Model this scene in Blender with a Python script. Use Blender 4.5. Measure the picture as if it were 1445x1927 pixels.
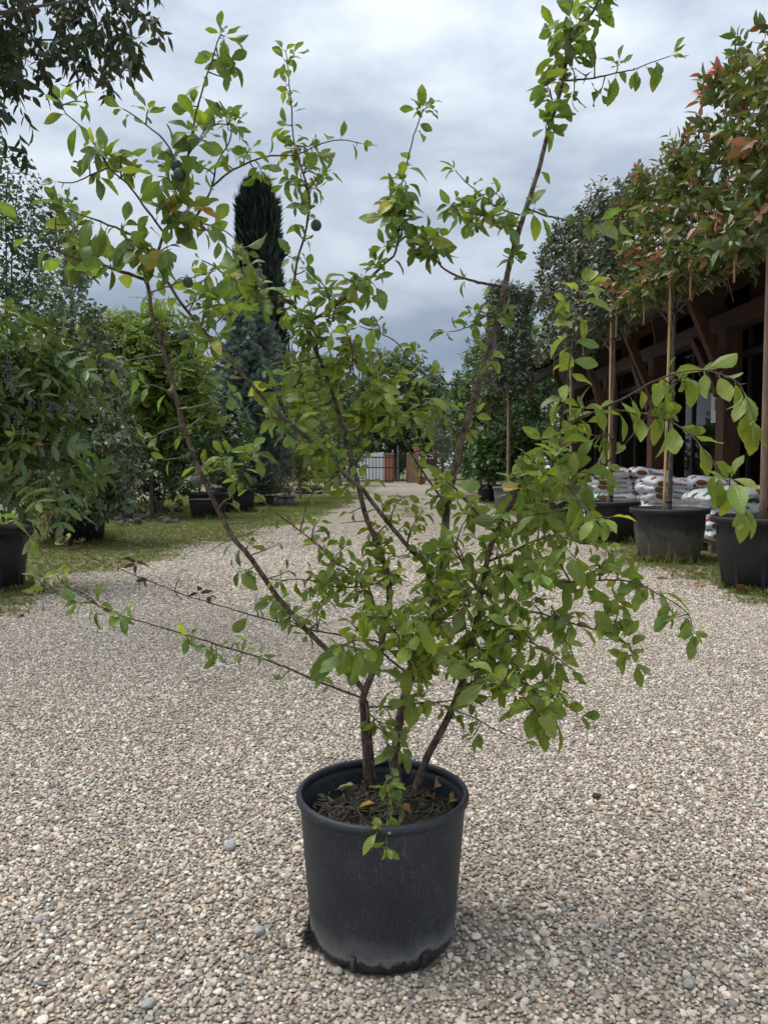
import bpy, math, random
import numpy as np
from mathutils import Vector, Matrix

for o in list(bpy.data.objects):
    bpy.data.objects.remove(o)
SC = bpy.context.scene
COL = SC.collection
R = math.radians
rng = np.random.default_rng(7)
random.seed(7)

# ------------------------------------------------------------------ camera
F_PX, CX, CY, YH, CAMH = 1470.0, 722.5, 963.5, 878.0, 1.11
PITCH = math.atan((CY - YH) / F_PX)
cam = bpy.data.cameras.new('camera')
camo = bpy.data.objects.new('camera', cam)
COL.objects.link(camo)
camo.location = (0, 0, CAMH)
camo.rotation_euler = (R(90) - PITCH, 0, 0)
cam.sensor_fit = 'VERTICAL'
cam.sensor_height = 36.0
cam.sensor_width = 27.0
cam.lens = 36.0 * F_PX / 1927.0
cam.clip_start = 0.02
cam.clip_end = 2000
SC.camera = camo

# ------------------------------------------------------------------ world: overcast sky
SUN_EL, SUN_AZ = R(66), R(-80)      # azimuth from +Y towards +X
w = bpy.data.worlds.new('World')
SC.world = w
w.use_nodes = True
nt = w.node_tree
nt.nodes.clear()
N = nt.nodes.new
L = nt.links.new
out = N('ShaderNodeOutputWorld')
bg = N('ShaderNodeBackground')
sky = N('ShaderNodeTexSky')
sky.sky_type = 'NISHITA'
sky.sun_disc = False
sky.sun_elevation = SUN_EL
sky.sun_rotation = SUN_AZ
skm = N('ShaderNodeVectorMath'); skm.operation = 'SCALE'; skm.inputs['Scale'].default_value = 0.09
L(sky.outputs[0], skm.inputs[0])
tc = N('ShaderNodeTexCoord')
sep = N('ShaderNodeSeparateXYZ')
L(tc.outputs['Generated'], sep.inputs[0])
mp = N('ShaderNodeMapping')
mp.inputs['Scale'].default_value = (1.7, 1.7, 4.2)
mp.inputs['Location'].default_value = (0.35, 0.2, 0.1)
L(tc.outputs['Generated'], mp.inputs[0])
n1 = N('ShaderNodeTexNoise')
n1.inputs['Scale'].default_value = 1.5
n1.inputs['Detail'].default_value = 7
n1.inputs['Roughness'].default_value = 0.5
n1.inputs['Distortion'].default_value = 0.25
L(mp.outputs[0], n1.inputs['Vector'])
# elevation warped by the cloud noise, so that the dark base has a ragged edge
ma = N('ShaderNodeMath'); ma.operation = 'MULTIPLY_ADD'
ma.inputs[1].default_value = 0.16
L(n1.outputs['Fac'], ma.inputs[0]); L(sep.outputs['Z'], ma.inputs[2])
rp = N('ShaderNodeValToRGB')
L(ma.outputs[0], rp.inputs[0])
cr = rp.color_ramp
cr.interpolation = 'B_SPLINE'
stops = [(0.10, (.36, .41, .47)), (0.17, (.20, .245, .315)), (0.215, (.14, .18, .25)), (0.275, (.275, .32, .38)),
         (0.40, (.425, .475, .53)), (0.60, (.46, .515, .585)), (1.0, (.60, .66, .73))]
while len(cr.elements) < len(stops):
    cr.elements.new(0.5)
for e, (p, c) in zip(cr.elements, stops):
    e.position = p
    e.color = (*c, 1)
n2 = N('ShaderNodeTexNoise')
n2.inputs['Scale'].default_value = 2.1
n2.inputs['Detail'].default_value = 5
n2.inputs['Roughness'].default_value = 0.55
L(mp.outputs[0], n2.inputs['Vector'])
rp2 = N('ShaderNodeValToRGB')
rp2.color_ramp.elements[0].position = 0.36
rp2.color_ramp.elements[0].color = (.72, .75, .80, 1)
rp2.color_ramp.elements[1].position = 0.66
rp2.color_ramp.elements[1].color = (1.36, 1.31, 1.26, 1)
L(n2.outputs['Fac'], rp2.inputs[0])
mm = N('ShaderNodeVectorMath'); mm.operation = 'MULTIPLY'
L(rp.outputs[0], mm.inputs[0]); L(rp2.outputs[0], mm.inputs[1])
mx = N('ShaderNodeMix'); mx.data_type = 'RGBA'
mx.inputs['Factor'].default_value = 0.95
L(skm.outputs[0], mx.inputs['A']); L(mm.outputs[0], mx.inputs['B'])
L(mx.outputs['Result'], bg.inputs['Color'])
bg.inputs['Strength'].default_value = 0.92
L(bg.outputs[0], out.inputs[0])

sun = bpy.data.lights.new('sun', 'SUN')
sun.energy = 1.5
sun.angle = R(35)
sun.color = (1.0, .965, .91)
suno = bpy.data.objects.new('sun', sun)
COL.objects.link(suno)
sd = Vector((math.sin(SUN_AZ) * math.cos(SUN_EL), math.cos(SUN_AZ) * math.cos(SUN_EL), math.sin(SUN_EL)))
suno.rotation_euler = sd.to_track_quat('Z', 'Y').to_euler()
suno.location = (0, 0, 30)

SC.view_settings.view_transform = 'Standard'
SC.view_settings.look = 'None'
SC.view_settings.gamma = 1
SC.view_settings.exposure = 0.85
SC.view_settings.use_curve_mapping = False
SC.cycles.use_denoising = True
SC.cycles.max_bounces = 6
SC.cycles.transparent_max_bounces = 8

# ------------------------------------------------------------------ pixel helpers
_F = np.array([0, math.cos(PITCH), -math.sin(PITCH)])
_U = np.array([0, math.sin(PITCH), math.cos(PITCH)])
_R = np.array([1.0, 0, 0])
_C = np.array([0, 0, CAMH])
def ray(x, y):
    return _F + (x - CX) / F_PX * _R - (y - CY) / F_PX * _U
def P(x, y, Y):
    d = ray(x, y)
    return _C + d * (Y / d[1])
def G(x, y):
    d = ray(x, y)
    return _C + d * (-CAMH / d[2])
def proj(p):
    q = np.asarray(p) - _C
    z = q @ _F
    return CX + F_PX * (q @ _R) / z, CY - F_PX * (q @ _U) / z

# ------------------------------------------------------------------ object helpers
def tag(o, label=None, cat=None, group=None, kind=None):
    if label: o['label'] = label
    if cat: o['category'] = cat
    if group: o['group'] = group
    if kind: o['kind'] = kind
    return o
def empty(name, loc=(0, 0, 0), rz=0.0, label=None, cat=None, group=None):
    o = bpy.data.objects.new(name, None)
    o.empty_display_size = 0.1
    COL.objects.link(o)
    o.location = loc
    o.rotation_euler = (0, 0, rz)
    return tag(o, label, cat, group)
def link(name, me, parent=None, loc=None, rot=None, scale=None):
    o = bpy.data.objects.new(name, me)
    COL.objects.link(o)
    if parent is not None: o.parent = parent
    if loc is not None: o.location = loc
    if rot is not None: o.rotation_euler = rot
    if scale is not None: o.scale = scale
    return o
def copy_tree(o, parent=None):
    c = o.copy()
    COL.objects.link(c)
    c.parent = parent
    for ch in list(o.children):
        copy_tree(ch, c)
    return c

def tri_mesh(name, V, T, mat, col=None, uv=None, smooth=True):
    V = np.asarray(V, np.float32); T = np.asarray(T, np.int32)
    me = bpy.data.meshes.new(name)
    me.vertices.add(len(V)); me.vertices.foreach_set('co', V.ravel())
    me.loops.add(T.size); me.loops.foreach_set('vertex_index', T.ravel())
    me.polygons.add(len(T))
    me.polygons.foreach_set('loop_start', np.arange(len(T), dtype=np.int32) * T.shape[1])
    me.polygons.foreach_set('use_smooth', np.full(len(T), smooth))
    if col is not None:
        c4 = np.ones((len(V), 4), np.float32); c4[:, :3] = col
        a = me.attributes.new('Col', 'FLOAT_COLOR', 'POINT'); a.data.foreach_set('color', c4.ravel())
    if uv is not None:
        u3 = np.zeros((len(V), 3), np.float32); u3[:, :2] = uv
        a = me.attributes.new('luv', 'FLOAT_VECTOR', 'POINT'); a.data.foreach_set('vector', u3.ravel())
    me.materials.append(mat)
    me.update(calc_edges=True); me.validate()
    return me

class MB:
    """collects simple shapes into one mesh"""
    def __init__(s): s.v = []; s.f = []; s.sm = []
    def add(s, V, Fc, smooth=False):
        b = len(s.v)
        s.v += [tuple(map(float, p)) for p in V]
        s.f += [tuple(b + int(i) for i in f) for f in Fc]
        s.sm += [smooth] * len(Fc)
        return s
    def box(s, x0, x1, y0, y1, z0, z1, bev=0.0):
        V = []
        if bev <= 0:
            V = [(x, y, z) for z in (z0, z1) for y in (y0, y1) for x in (x0, x1)]
            return s.add(V, [(0, 2, 3, 1), (4, 5, 7, 6), (0, 1, 5, 4), (2, 6, 7, 3), (0, 4, 6, 2), (1, 3, 7, 5)])
        b = bev
        def ring(z, i):
            return [(x0 + b + i, y0 + i, z), (x1 - b - i, y0 + i, z), (x1 - i, y0 + b + i, z), (x1 - i, y1 - b - i, z),
                    (x1 - b - i, y1 - i, z), (x0 + b + i, y1 - i, z), (x0 + i, y1 - b - i, z), (x0 + i, y0 + b + i, z)]
        V = ring(z0, 0) + ring(z1 - b, 0) + ring(z1, b * .6)
        Fc = [tuple(range(7, -1, -1)), tuple(range(16, 24))]
        for k in (0, 8):
            for i in range(8):
                j = (i + 1) % 8
                Fc.append((k + i, k + j, k + 8 + j, k + 8 + i))
        return s.add(V, Fc)
    def bar(s, a, b, w, h=None, up=(0, 0, 1)):
        a = Vector(a); b = Vector(b); h = w if h is None else h
        d = (b - a).normalized(); up = Vector(up)
        if abs(d.dot(up)) > .98: up = Vector((1, 0, 0))
        sx = d.cross(up).normalized() * (w / 2); sz = sx.cross(d).normalized() * (h / 2)
        V = [p + i * sx + j * sz for p in (a, b) for (i, j) in ((-1, -1), (1, -1), (1, 1), (-1, 1))]
        return s.add(V, [(0, 3, 2, 1), (4, 5, 6, 7), (0, 1, 5, 4), (1, 2, 6, 5), (2, 3, 7, 6), (3, 0, 4, 7)])
    def tube(s, pts, rad, n=8, cap=True):
        V, Q, ends = tube_arrays(pts, rad, n)
        b = len(s.v)
        s.add(V, Q, True)
        if cap:
            m = len(V) // n
            s.f.append(tuple(b + i for i in range(n - 1, -1, -1))); s.sm.append(False)
            s.f.append(tuple(b + (m - 1) * n + i for i in range(n))); s.sm.append(False)
        return s
    def lathe(s, prof, n=32, c=(0, 0, 0), closed=False):
        V = []
        for (r, z) in prof:
            for i in range(n):
                a = 2 * math.pi * i / n
                V.append((c[0] + r * math.cos(a), c[1] + r * math.sin(a), c[2] + z))
        Fc = []
        for k in range(len(prof) - 1):
            for i in range(n):
                j = (i + 1) % n
                Fc.append((k * n + i, k * n + j, (k + 1) * n + j, (k + 1) * n + i))
        return s.add(V, Fc, True)
    def build(s, name, mat, parent=None, loc=None):
        me = bpy.data.meshes.new(name)
        me.from_pydata(s.v, [], s.f)
        me.polygons.foreach_set('use_smooth', s.sm)
        me.materials.append(mat)
        me.update()
        return link(name, me, parent, loc)

def tube_arrays(pts, rad, n=8):
    pts = np.asarray(pts, float); m = len(pts)
    rad = np.broadcast_to(np.asarray(rad, float), (m,))
    d = np.gradient(pts, axis=0); d /= np.linalg.norm(d, axis=1)[:, None] + 1e-12
    ref = np.array([0, 0, 1.0]) if abs(d[0, 2]) < .9 else np.array([1.0, 0, 0])
    u = np.cross(d[0], ref); u /= np.linalg.norm(u)
    V = []
    a = np.arange(n) * 2 * math.pi / n
    for i in range(m):
        u = u - d[i] * (u @ d[i]); u /= np.linalg.norm(u) + 1e-12
        v = np.cross(d[i], u)
        V.append(pts[i] + rad[i] * (np.cos(a)[:, None] * u + np.sin(a)[:, None] * v))
    V = np.concatenate(V)
    i0 = np.arange(m - 1)[:, None] * n; k = np.arange(n)[None]; k2 = (k + 1) % n
    Q = np.stack([i0 + k, i0 + k2, i0 + n + k2, i0 + n + k], -1).reshape(-1, 4)
    return V, Q, None

def smooth_path(pts, step=0.02, wob=0.0):
    """Catmull-Rom through the points"""
    p = np.asarray(pts, float)
    if len(p) == 2: p = np.array([p[0], (p[0] + p[1]) / 2, p[1]])
    q = np.concatenate([[2 * p[0] - p[1]], p, [2 * p[-1] - p[-2]]])
    o = []
    for i in range(1, len(q) - 2):
        n = max(2, int(np.linalg.norm(q[i + 1] - q[i]) / step))
        for k in range(n):
            t = k / n
            a, b, c, d = q[i - 1], q[i], q[i + 1], q[i + 2]
            o.append(.5 * (2 * b + (c - a) * t + (2 * a - 5 * b + 4 * c - d) * t * t + (3 * b - 3 * c + d - a) * t ** 3))
    o.append(p[-1])
    o = np.array(o)
    if wob > 0 and len(o) > 2: o[1:-1] += rng.normal(0, wob, o[1:-1].shape)
    return o

# ------------------------------------------------------------------ materials
def newmat(name):
    m = bpy.data.materials.new(name); m.use_nodes = True
    t = m.node_tree; b = t.nodes['Principled BSDF']
    return m, t, b
def nd(t, kind, **kw):
    n = t.nodes.new(kind)
    for k, v in kw.items():
        if k in n.inputs: n.inputs[k].default_value = v
        else: setattr(n, k, v)
    return n
def mat(name, c1, c2=None, rough=.7, scale=8.0, detail=5, bump=0.0, stretch=(1, 1, 1), metal=0.0, bscale=None, lo=.35, hi=.65, spec=.5, coord='Object'):
    m, t, b = newmat(name)
    b.inputs['Roughness'].default_value = rough
    b.inputs['Metallic'].default_value = metal
    b.inputs['Specular IOR Level'].default_value = spec
    if c2 is None: c2 = tuple(x * .75 for x in c1)
    tcn = nd(t, 'ShaderNodeTexCoord'); mpn = nd(t, 'ShaderNodeMapping')
    mpn.inputs['Scale'].default_value = stretch
    t.links.new(tcn.outputs[coord], mpn.inputs[0])
    nz = nd(t, 'ShaderNodeTexNoise', Scale=scale, Detail=detail, Roughness=.6)
    t.links.new(mpn.outputs[0], nz.inputs['Vector'])
    r = nd(t, 'ShaderNodeValToRGB')
    r.color_ramp.elements[0].position = lo; r.color_ramp.elements[0].color = (*c1, 1)
    r.color_ramp.elements[1].position = hi; r.color_ramp.elements[1].color = (*c2, 1)
    t.links.new(nz.outputs['Fac'], r.inputs[0]); t.links.new(r.outputs[0], b.inputs['Base Color'])
    if bump > 0:
        nb = nd(t, 'ShaderNodeTexNoise', Scale=bscale or scale * 4, Detail=4)
        t.links.new(mpn.outputs[0], nb.inputs['Vector'])
        bp = nd(t, 'ShaderNodeBump', Strength=min(1, bump), Distance=.01)
        t.links.new(nb.outputs['Fac'], bp.inputs['Height']); t.links.new(bp.outputs[0], b.inputs['Normal'])
    return m
def leafmat(name, trans=.35, rough=.45, veins=False, tcol=(1.9, 1.75, .75), under=.25, spec=.5):
    m, t, b = newmat(name)
    lk = t.links.new
    at = nd(t, 'ShaderNodeAttribute', attribute_name='Col')
    col = at.outputs['Color']
    b.inputs['Roughness'].default_value = rough
    b.inputs['Specular IOR Level'].default_value = spec
    if veins:
        uv = nd(t, 'ShaderNodeAttribute', attribute_name='luv')
        sx = nd(t, 'ShaderNodeSeparateXYZ'); lk(uv.outputs['Vector'], sx.inputs[0])
        ab = nd(t, 'ShaderNodeMath', operation='ABSOLUTE'); lk(sx.outputs['Y'], ab.inputs[0])
        mr = nd(t, 'ShaderNodeMapRange'); mr.inputs['From Min'].default_value = .02; mr.inputs['From Max'].default_value = .09
        mr.inputs['To Min'].default_value = 1; mr.inputs['To Max'].default_value = 0
        lk(ab.outputs[0], mr.inputs['Value'])
        # side veins: lines running forward from the midrib
        sv = nd(t, 'ShaderNodeMath', operation='MULTIPLY_ADD'); sv.inputs[1].default_value = -.22
        lk(ab.outputs[0], sv.inputs[0]); lk(sx.outputs['X'], sv.inputs[2])
        sc = nd(t, 'ShaderNodeMath', operation='MULTIPLY'); sc.inputs[1].default_value = 9.0; lk(sv.outputs[0], sc.inputs[0])
        fr = nd(t, 'ShaderNodeMath', operation='FRACT'); lk(sc.outputs[0], fr.inputs[0])
        pk = nd(t, 'ShaderNodeMath', operation='PINGPONG'); pk.inputs[1].default_value = .5; lk(sc.outputs[0], pk.inputs[0])
        m2 = nd(t, 'ShaderNodeMapRange'); m2.inputs['From Min'].default_value = 0; m2.inputs['From Max'].default_value = .12
        m2.inputs['To Min'].default_value = .55; m2.inputs['To Max'].default_value = 0
        lk(pk.outputs[0], m2.inputs['Value'])
        mxv = nd(t, 'ShaderNodeMath', operation='MAXIMUM'); lk(mr.outputs[0], mxv.inputs[0]); lk(m2.outputs[0], mxv.inputs[1])
        mc = nd(t, 'ShaderNodeMix', data_type='RGBA'); mc.inputs['B'].default_value = (.26, .33, .11, 1)
        f = nd(t, 'ShaderNodeMath', operation='MULTIPLY'); f.inputs[1].default_value = .38; lk(mxv.outputs[0], f.inputs[0])
        lk(f.outputs[0], mc.inputs['Factor']); lk(col, mc.inputs['A'])
        # blotches and small brown spots
        tcn = nd(t, 'ShaderNodeTexCoord')
        nz = nd(t, 'ShaderNodeTexNoise', Scale=55.0, Detail=4)
        lk(tcn.outputs['Object'], nz.inputs['Vector'])
        hs = nd(t, 'ShaderNodeHueSaturation'); m3 = nd(t, 'ShaderNodeMapRange')
        m3.inputs['To Min'].default_value = .72; m3.inputs['To Max'].default_value = 1.28
        m3.inputs['From Min'].default_value = .3; m3.inputs['From Max'].default_value = .7
        lk(nz.outputs['Fac'], m3.inputs['Value']); lk(m3.outputs[0], hs.inputs['Value']); lk(mc.outputs['Result'], hs.inputs['Color'])
        col = hs.outputs[0]
        bp = nd(t, 'ShaderNodeBump', Strength=.35, Distance=.002)
        inv = nd(t, 'ShaderNodeMath', operation='SUBTRACT'); inv.inputs[0].default_value = 1; lk(mxv.outputs[0], inv.inputs[1])
        lk(inv.outputs[0], bp.inputs['Height']); lk(bp.outputs[0], b.inputs['Normal'])
    # the underside of a leaf is paler and matt
    ge = nd(t, 'ShaderNodeNewGeometry')
    mu = nd(t, 'ShaderNodeMix', data_type='RGBA'); mu.inputs['B'].default_value = (.22, .27, .16, 1)
    fu = nd(t, 'ShaderNodeMath', operation='MULTIPLY'); fu.inputs[1].default_value = under
    lk(ge.outputs['Backfacing'], fu.inputs[0]); lk(fu.outputs[0], mu.inputs['Factor']); lk(col, mu.inputs['A'])
    lk(mu.outputs['Result'], b.inputs['Base Color'])
    tr = nd(t, 'ShaderNodeBsdfTranslucent')
    tm = nd(t, 'ShaderNodeVectorMath', operation='MULTIPLY'); tm.inputs[1].default_value = tcol
    lk(col, tm.inputs[0]); lk(tm.outputs[0], tr.inputs['Color'])
    ms = nd(t, 'ShaderNodeMixShader'); ms.inputs[0].default_value = trans
    lk(b.outputs[0], ms.inputs[1]); lk(tr.outputs[0], ms.inputs[2])
    lk(ms.outputs[0], t.nodes['Material Output'].inputs[0])
    return m

M = {}
M['bark'] = mat('bark', (.20, .145, .11), (.045, .028, .021), .85, 70, 8, .9, (1, 1, .6), bscale=170, lo=.36, hi=.62)
M['barkred'] = mat('bark_young', (.12, .06, .045), (.06, .035, .028), .7, 80, 4, .3, (1, 1, .4))
M['thorn'] = mat('thorn_wood', (.22, .18, .14), (.12, .09, .07), .8, 60, 4)
M['trunk'] = mat('trunk_bark', (.17, .145, .12), (.07, .058, .048), .9, 25, 6, .6, (1, 1, .3))
M['bamboo'] = mat('bamboo', (.60, .42, .20), (.46, .30, .13), .5, 12, 4, .1, (3, 3, .5))
M['stakewood'] = mat('stake_wood', (.25, .17, .12), (.16, .10, .07), .8, 14, 5, .3, (3, 3, .3))
M['tie'] = mat('black_tie', (.01, .01, .011), (.02, .02, .02), .6)
M['tub'] = mat('tub_plastic', (.010, .012, .014), (.020, .022, .024), .55, 6, 6, .05, spec=.35)
M['tubgrey'] = mat('grey_tub_plastic', (.10, .105, .11), (.16, .16, .16), .6, 6, 6, .05)
M['soil'] = mat('potting_soil', (.018, .012, .008), (.045, .030, .020), .95, 40, 6, 1.0, bscale=120)
M['leaf'] = leafmat('plum_leaf', .37, .40, True, tcol=(1.8, 1.75, .62))
M['bgleaf'] = leafmat('foliage', .22, .5, under=.2)
M['glossleaf'] = leafmat('glossy_foliage', .16, .32, under=.2)
M['silverleaf'] = leafmat('silvery_foliage', .14, .34, tcol=(1.3, 1.3, .9), under=.45)
M['needle'] = leafmat('needles', .05, .7, tcol=(1.2, 1.2, 1), under=0)
M['grass'] = leafmat('grass_blades', .3, .6, under=0)
M['dead'] = leafmat('withered_leaf', .15, .8, tcol=(1.4, 1, .7), under=.1)
M['plum'] = mat('plum_skin', (.026, .055, .032), (.062, .10, .070), .55, 30, 5)
M['stone'] = mat('grey_stone', (.50, .49, .47), (.27, .265, .255), .8, 3, 8, .5, bscale=9)
M['rock'] = mat('rubble_rock', (.12, .10, .08), (.05, .045, .04), .9, 8, 6, .8)
M['rockred'] = mat('brick_rubble', (.26, .13, .09), (.15, .09, .07), .9, 8, 6, .6)
M['roofdark'] = mat('roof_sheet', (.035, .034, .035), (.06, .058, .056), .7, 4, 5)
M['gutter'] = mat('gutter_metal', (.06, .075, .075), (.09, .10, .10), .4, 6, 4)
M['wood'] = mat('dark_timber', (.080, .038, .026), (.045, .022, .016), .6, 5, 6, .2, (4, .6, 4))
M['woodv'] = mat('dark_timber_post', (.12, .05, .030), (.065, .028, .018), .6, 5, 6, .2, (5, 5, .5))
M['mullion'] = mat('black_metal', (.012, .013, .015), (.02, .02, .022), .45, 5)
M['concrete'] = mat('concrete', (.40, .38, .35), (.30, .285, .27), .9, 3, 6, .3)
M['inner'] = mat('inner_wall', (.34, .15, .11), (.25, .12, .09), .8, 1.5, 3)
M['pallet'] = mat('pallet_wood', (.23, .17, .12), (.12, .09, .07), .85, 7, 6, .3, (4, .6, 4))
M['plaster'] = mat('red_plaster', (.34, .17, .125), (.24, .125, .10), .9, 4, 7, .3)
M['plasterbright'] = mat('orange_plaster', (.50, .22, .14), (.40, .17, .11), .9, 4, 7, .3)
M['white'] = mat('white_paint', (.78, .80, .84), (.70, .72, .77), .35, 2, 3)
M['iron'] = mat('gate_iron', (.015, .015, .016), (.03, .028, .027), .5, 20)
M['zinc'] = mat('zinc_post', (.3, .32, .34), (.22, .23, .25), .45, 8, 4, metal=.3)
M['paper'] = mat('poster_paper', (.75, .75, .74), (.6, .6, .6), .8, 12)
M['ink'] = mat('dark_green_ink', (.02, .035, .03), (.03, .045, .04), .6)
M['redink'] = mat('dark_red_ink', (.28, .02, .03), (.22, .02, .03), .5)
M['cord'] = mat('cord', (.20, .11, .06), (.12, .07, .04), .9)
M['blue'] = mat('blue_plastic', (.03, .10, .28), (.03, .08, .2), .5)
M['box'] = mat('cardboard', (.30, .25, .2), (.2, .17, .14), .8)
M['crate'] = mat('crate_plastic', (.02, .022, .022), (.03, .03, .03), .6)
M['terracotta'] = mat('terracotta', (.30, .12, .07), (.22, .1, .06), .85)

def glass_mat():
    m, t, b = newmat('window_glass')
    tr = nd(t, 'ShaderNodeBsdfTransparent'); tr.inputs[0].default_value = (.80, .84, .84, 1)
    gl = nd(t, 'ShaderNodeBsdfGlossy'); gl.inputs['Roughness'].default_value = .02
    fr = nd(t, 'ShaderNodeFresnel'); fr.inputs['IOR'].default_value = 1.5
    ms = nd(t, 'ShaderNodeMixShader')
    t.links.new(fr.outputs[0], ms.inputs[0]); t.links.new(tr.outputs[0], ms.inputs[1]); t.links.new(gl.outputs[0], ms.inputs[2])
    t.links.new(ms.outputs[0], t.nodes['Material Output'].inputs[0])
    return m
M['glass'] = glass_mat()

PEB = [((.74, .665, .565), .15), ((.57, .48, .375), .21), ((.46, .385, .305), .20), ((.32, .29, .25), .21), ((.175, .17, .16), .115),
       ((.31, .22, .155), .075), ((.53, .395, .275), .035), ((.20, .11, .09), .005)]
def gravel_mat():
    """gravel beyond the pebbles that are built: cells of pebble size"""
    m, t, b = newmat('gravel_bed'); lk = t.links.new
    tcn = nd(t, 'ShaderNodeTexCoord')
    vo = nd(t, 'ShaderNodeTexVoronoi', Scale=62.0); lk(tcn.outputs['Object'], vo.inputs['Vector'])
    sp = nd(t, 'ShaderNodeSeparateColor'); lk(vo.outputs['Color'], sp.inputs[0])
    rr = nd(t, 'ShaderNodeValToRGB'); rr.color_ramp.interpolation = 'CONSTANT'
    acc = 0
    for i, (c, wt) in enumerate(PEB):
        e = rr.color_ramp.elements[i] if i < 2 else rr.color_ramp.elements.new(.5)
        e.position = acc; e.color = (*c, 1); acc += wt
    lk(sp.outputs[0], rr.inputs[0])
    mr = nd(t, 'ShaderNodeMapRange'); mr.inputs['From Min'].default_value = .15; mr.inputs['From Max'].default_value = .6
    mr.inputs['To Min'].default_value = 0; mr.inputs['To Max'].default_value = .85
    lk(vo.outputs['Distance'], mr.inputs['Value'])
    mc = nd(t, 'ShaderNodeMix', data_type='RGBA'); mc.inputs['B'].default_value = (.13, .105, .08, 1)
    lk(mr.outputs[0], mc.inputs['Factor']); lk(rr.outputs[0], mc.inputs['A'])
    nz = nd(t, 'ShaderNodeTexNoise', Scale=.9, Detail=5); lk(tcn.outputs['Object'], nz.inputs['Vector'])
    m4 = nd(t, 'ShaderNodeMapRange'); m4.inputs['From Min'].default_value = .5; m4.inputs['From Max'].default_value = .72
    m4.inputs['To Max'].default_value = .5; lk(nz.outputs['Fac'], m4.inputs['Value'])
    md = nd(t, 'ShaderNodeMix', data_type='RGBA'); md.inputs['B'].default_value = (.30, .23, .165, 1)
    lk(m4.outputs[0], md.inputs['Factor']); lk(mc.outputs['Result'], md.inputs['A'])
    lk(md.outputs['Result'], b.inputs['Base Color']); b.inputs['Roughness'].default_value = .9
    bp = nd(t, 'ShaderNodeBump', Strength=.8, Distance=.008, invert=True)
    lk(vo.outputs['Distance'], bp.inputs['Height']); lk(bp.outputs[0], b.inputs['Normal'])
    return m
M['gravel'] = gravel_mat()
def pebble_mat():
    m, t, b = newmat('pebble'); lk = t.links.new
    at = nd(t, 'ShaderNodeAttribute', attribute_name='pcol', attribute_type='INSTANCER')
    tcn = nd(t, 'ShaderNodeTexCoord')
    nz = nd(t, 'ShaderNodeTexNoise', Scale=2.2, Detail=5, Roughness=.65); lk(tcn.outputs['Object'], nz.inputs['Vector'])
    mr = nd(t, 'ShaderNodeMapRange'); mr.inputs['From Min'].default_value = .3; mr.inputs['From Max'].default_value = .7
    mr.inputs['To Min'].default_value = .78; mr.inputs['To Max'].default_value = 1.18; lk(nz.outputs['Fac'], mr.inputs['Value'])
    hs = nd(t, 'ShaderNodeHueSaturation'); lk(mr.outputs[0], hs.inputs['Value']); lk(at.outputs['Color'], hs.inputs['Color'])
    lk(hs.outputs[0], b.inputs['Base Color']); b.inputs['Roughness'].default_value = .68
    return m
M['pebble'] = pebble_mat()
M['verge'] = mat('verge_soil', (.15, .125, .065), (.24, .20, .13), .95, 5, 8, .8, bscale=90)
M['ground'] = mat('far_ground', (.09, .10, .035), (.16, .14, .08), .95, .6, 8, .5, bscale=30)

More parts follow.
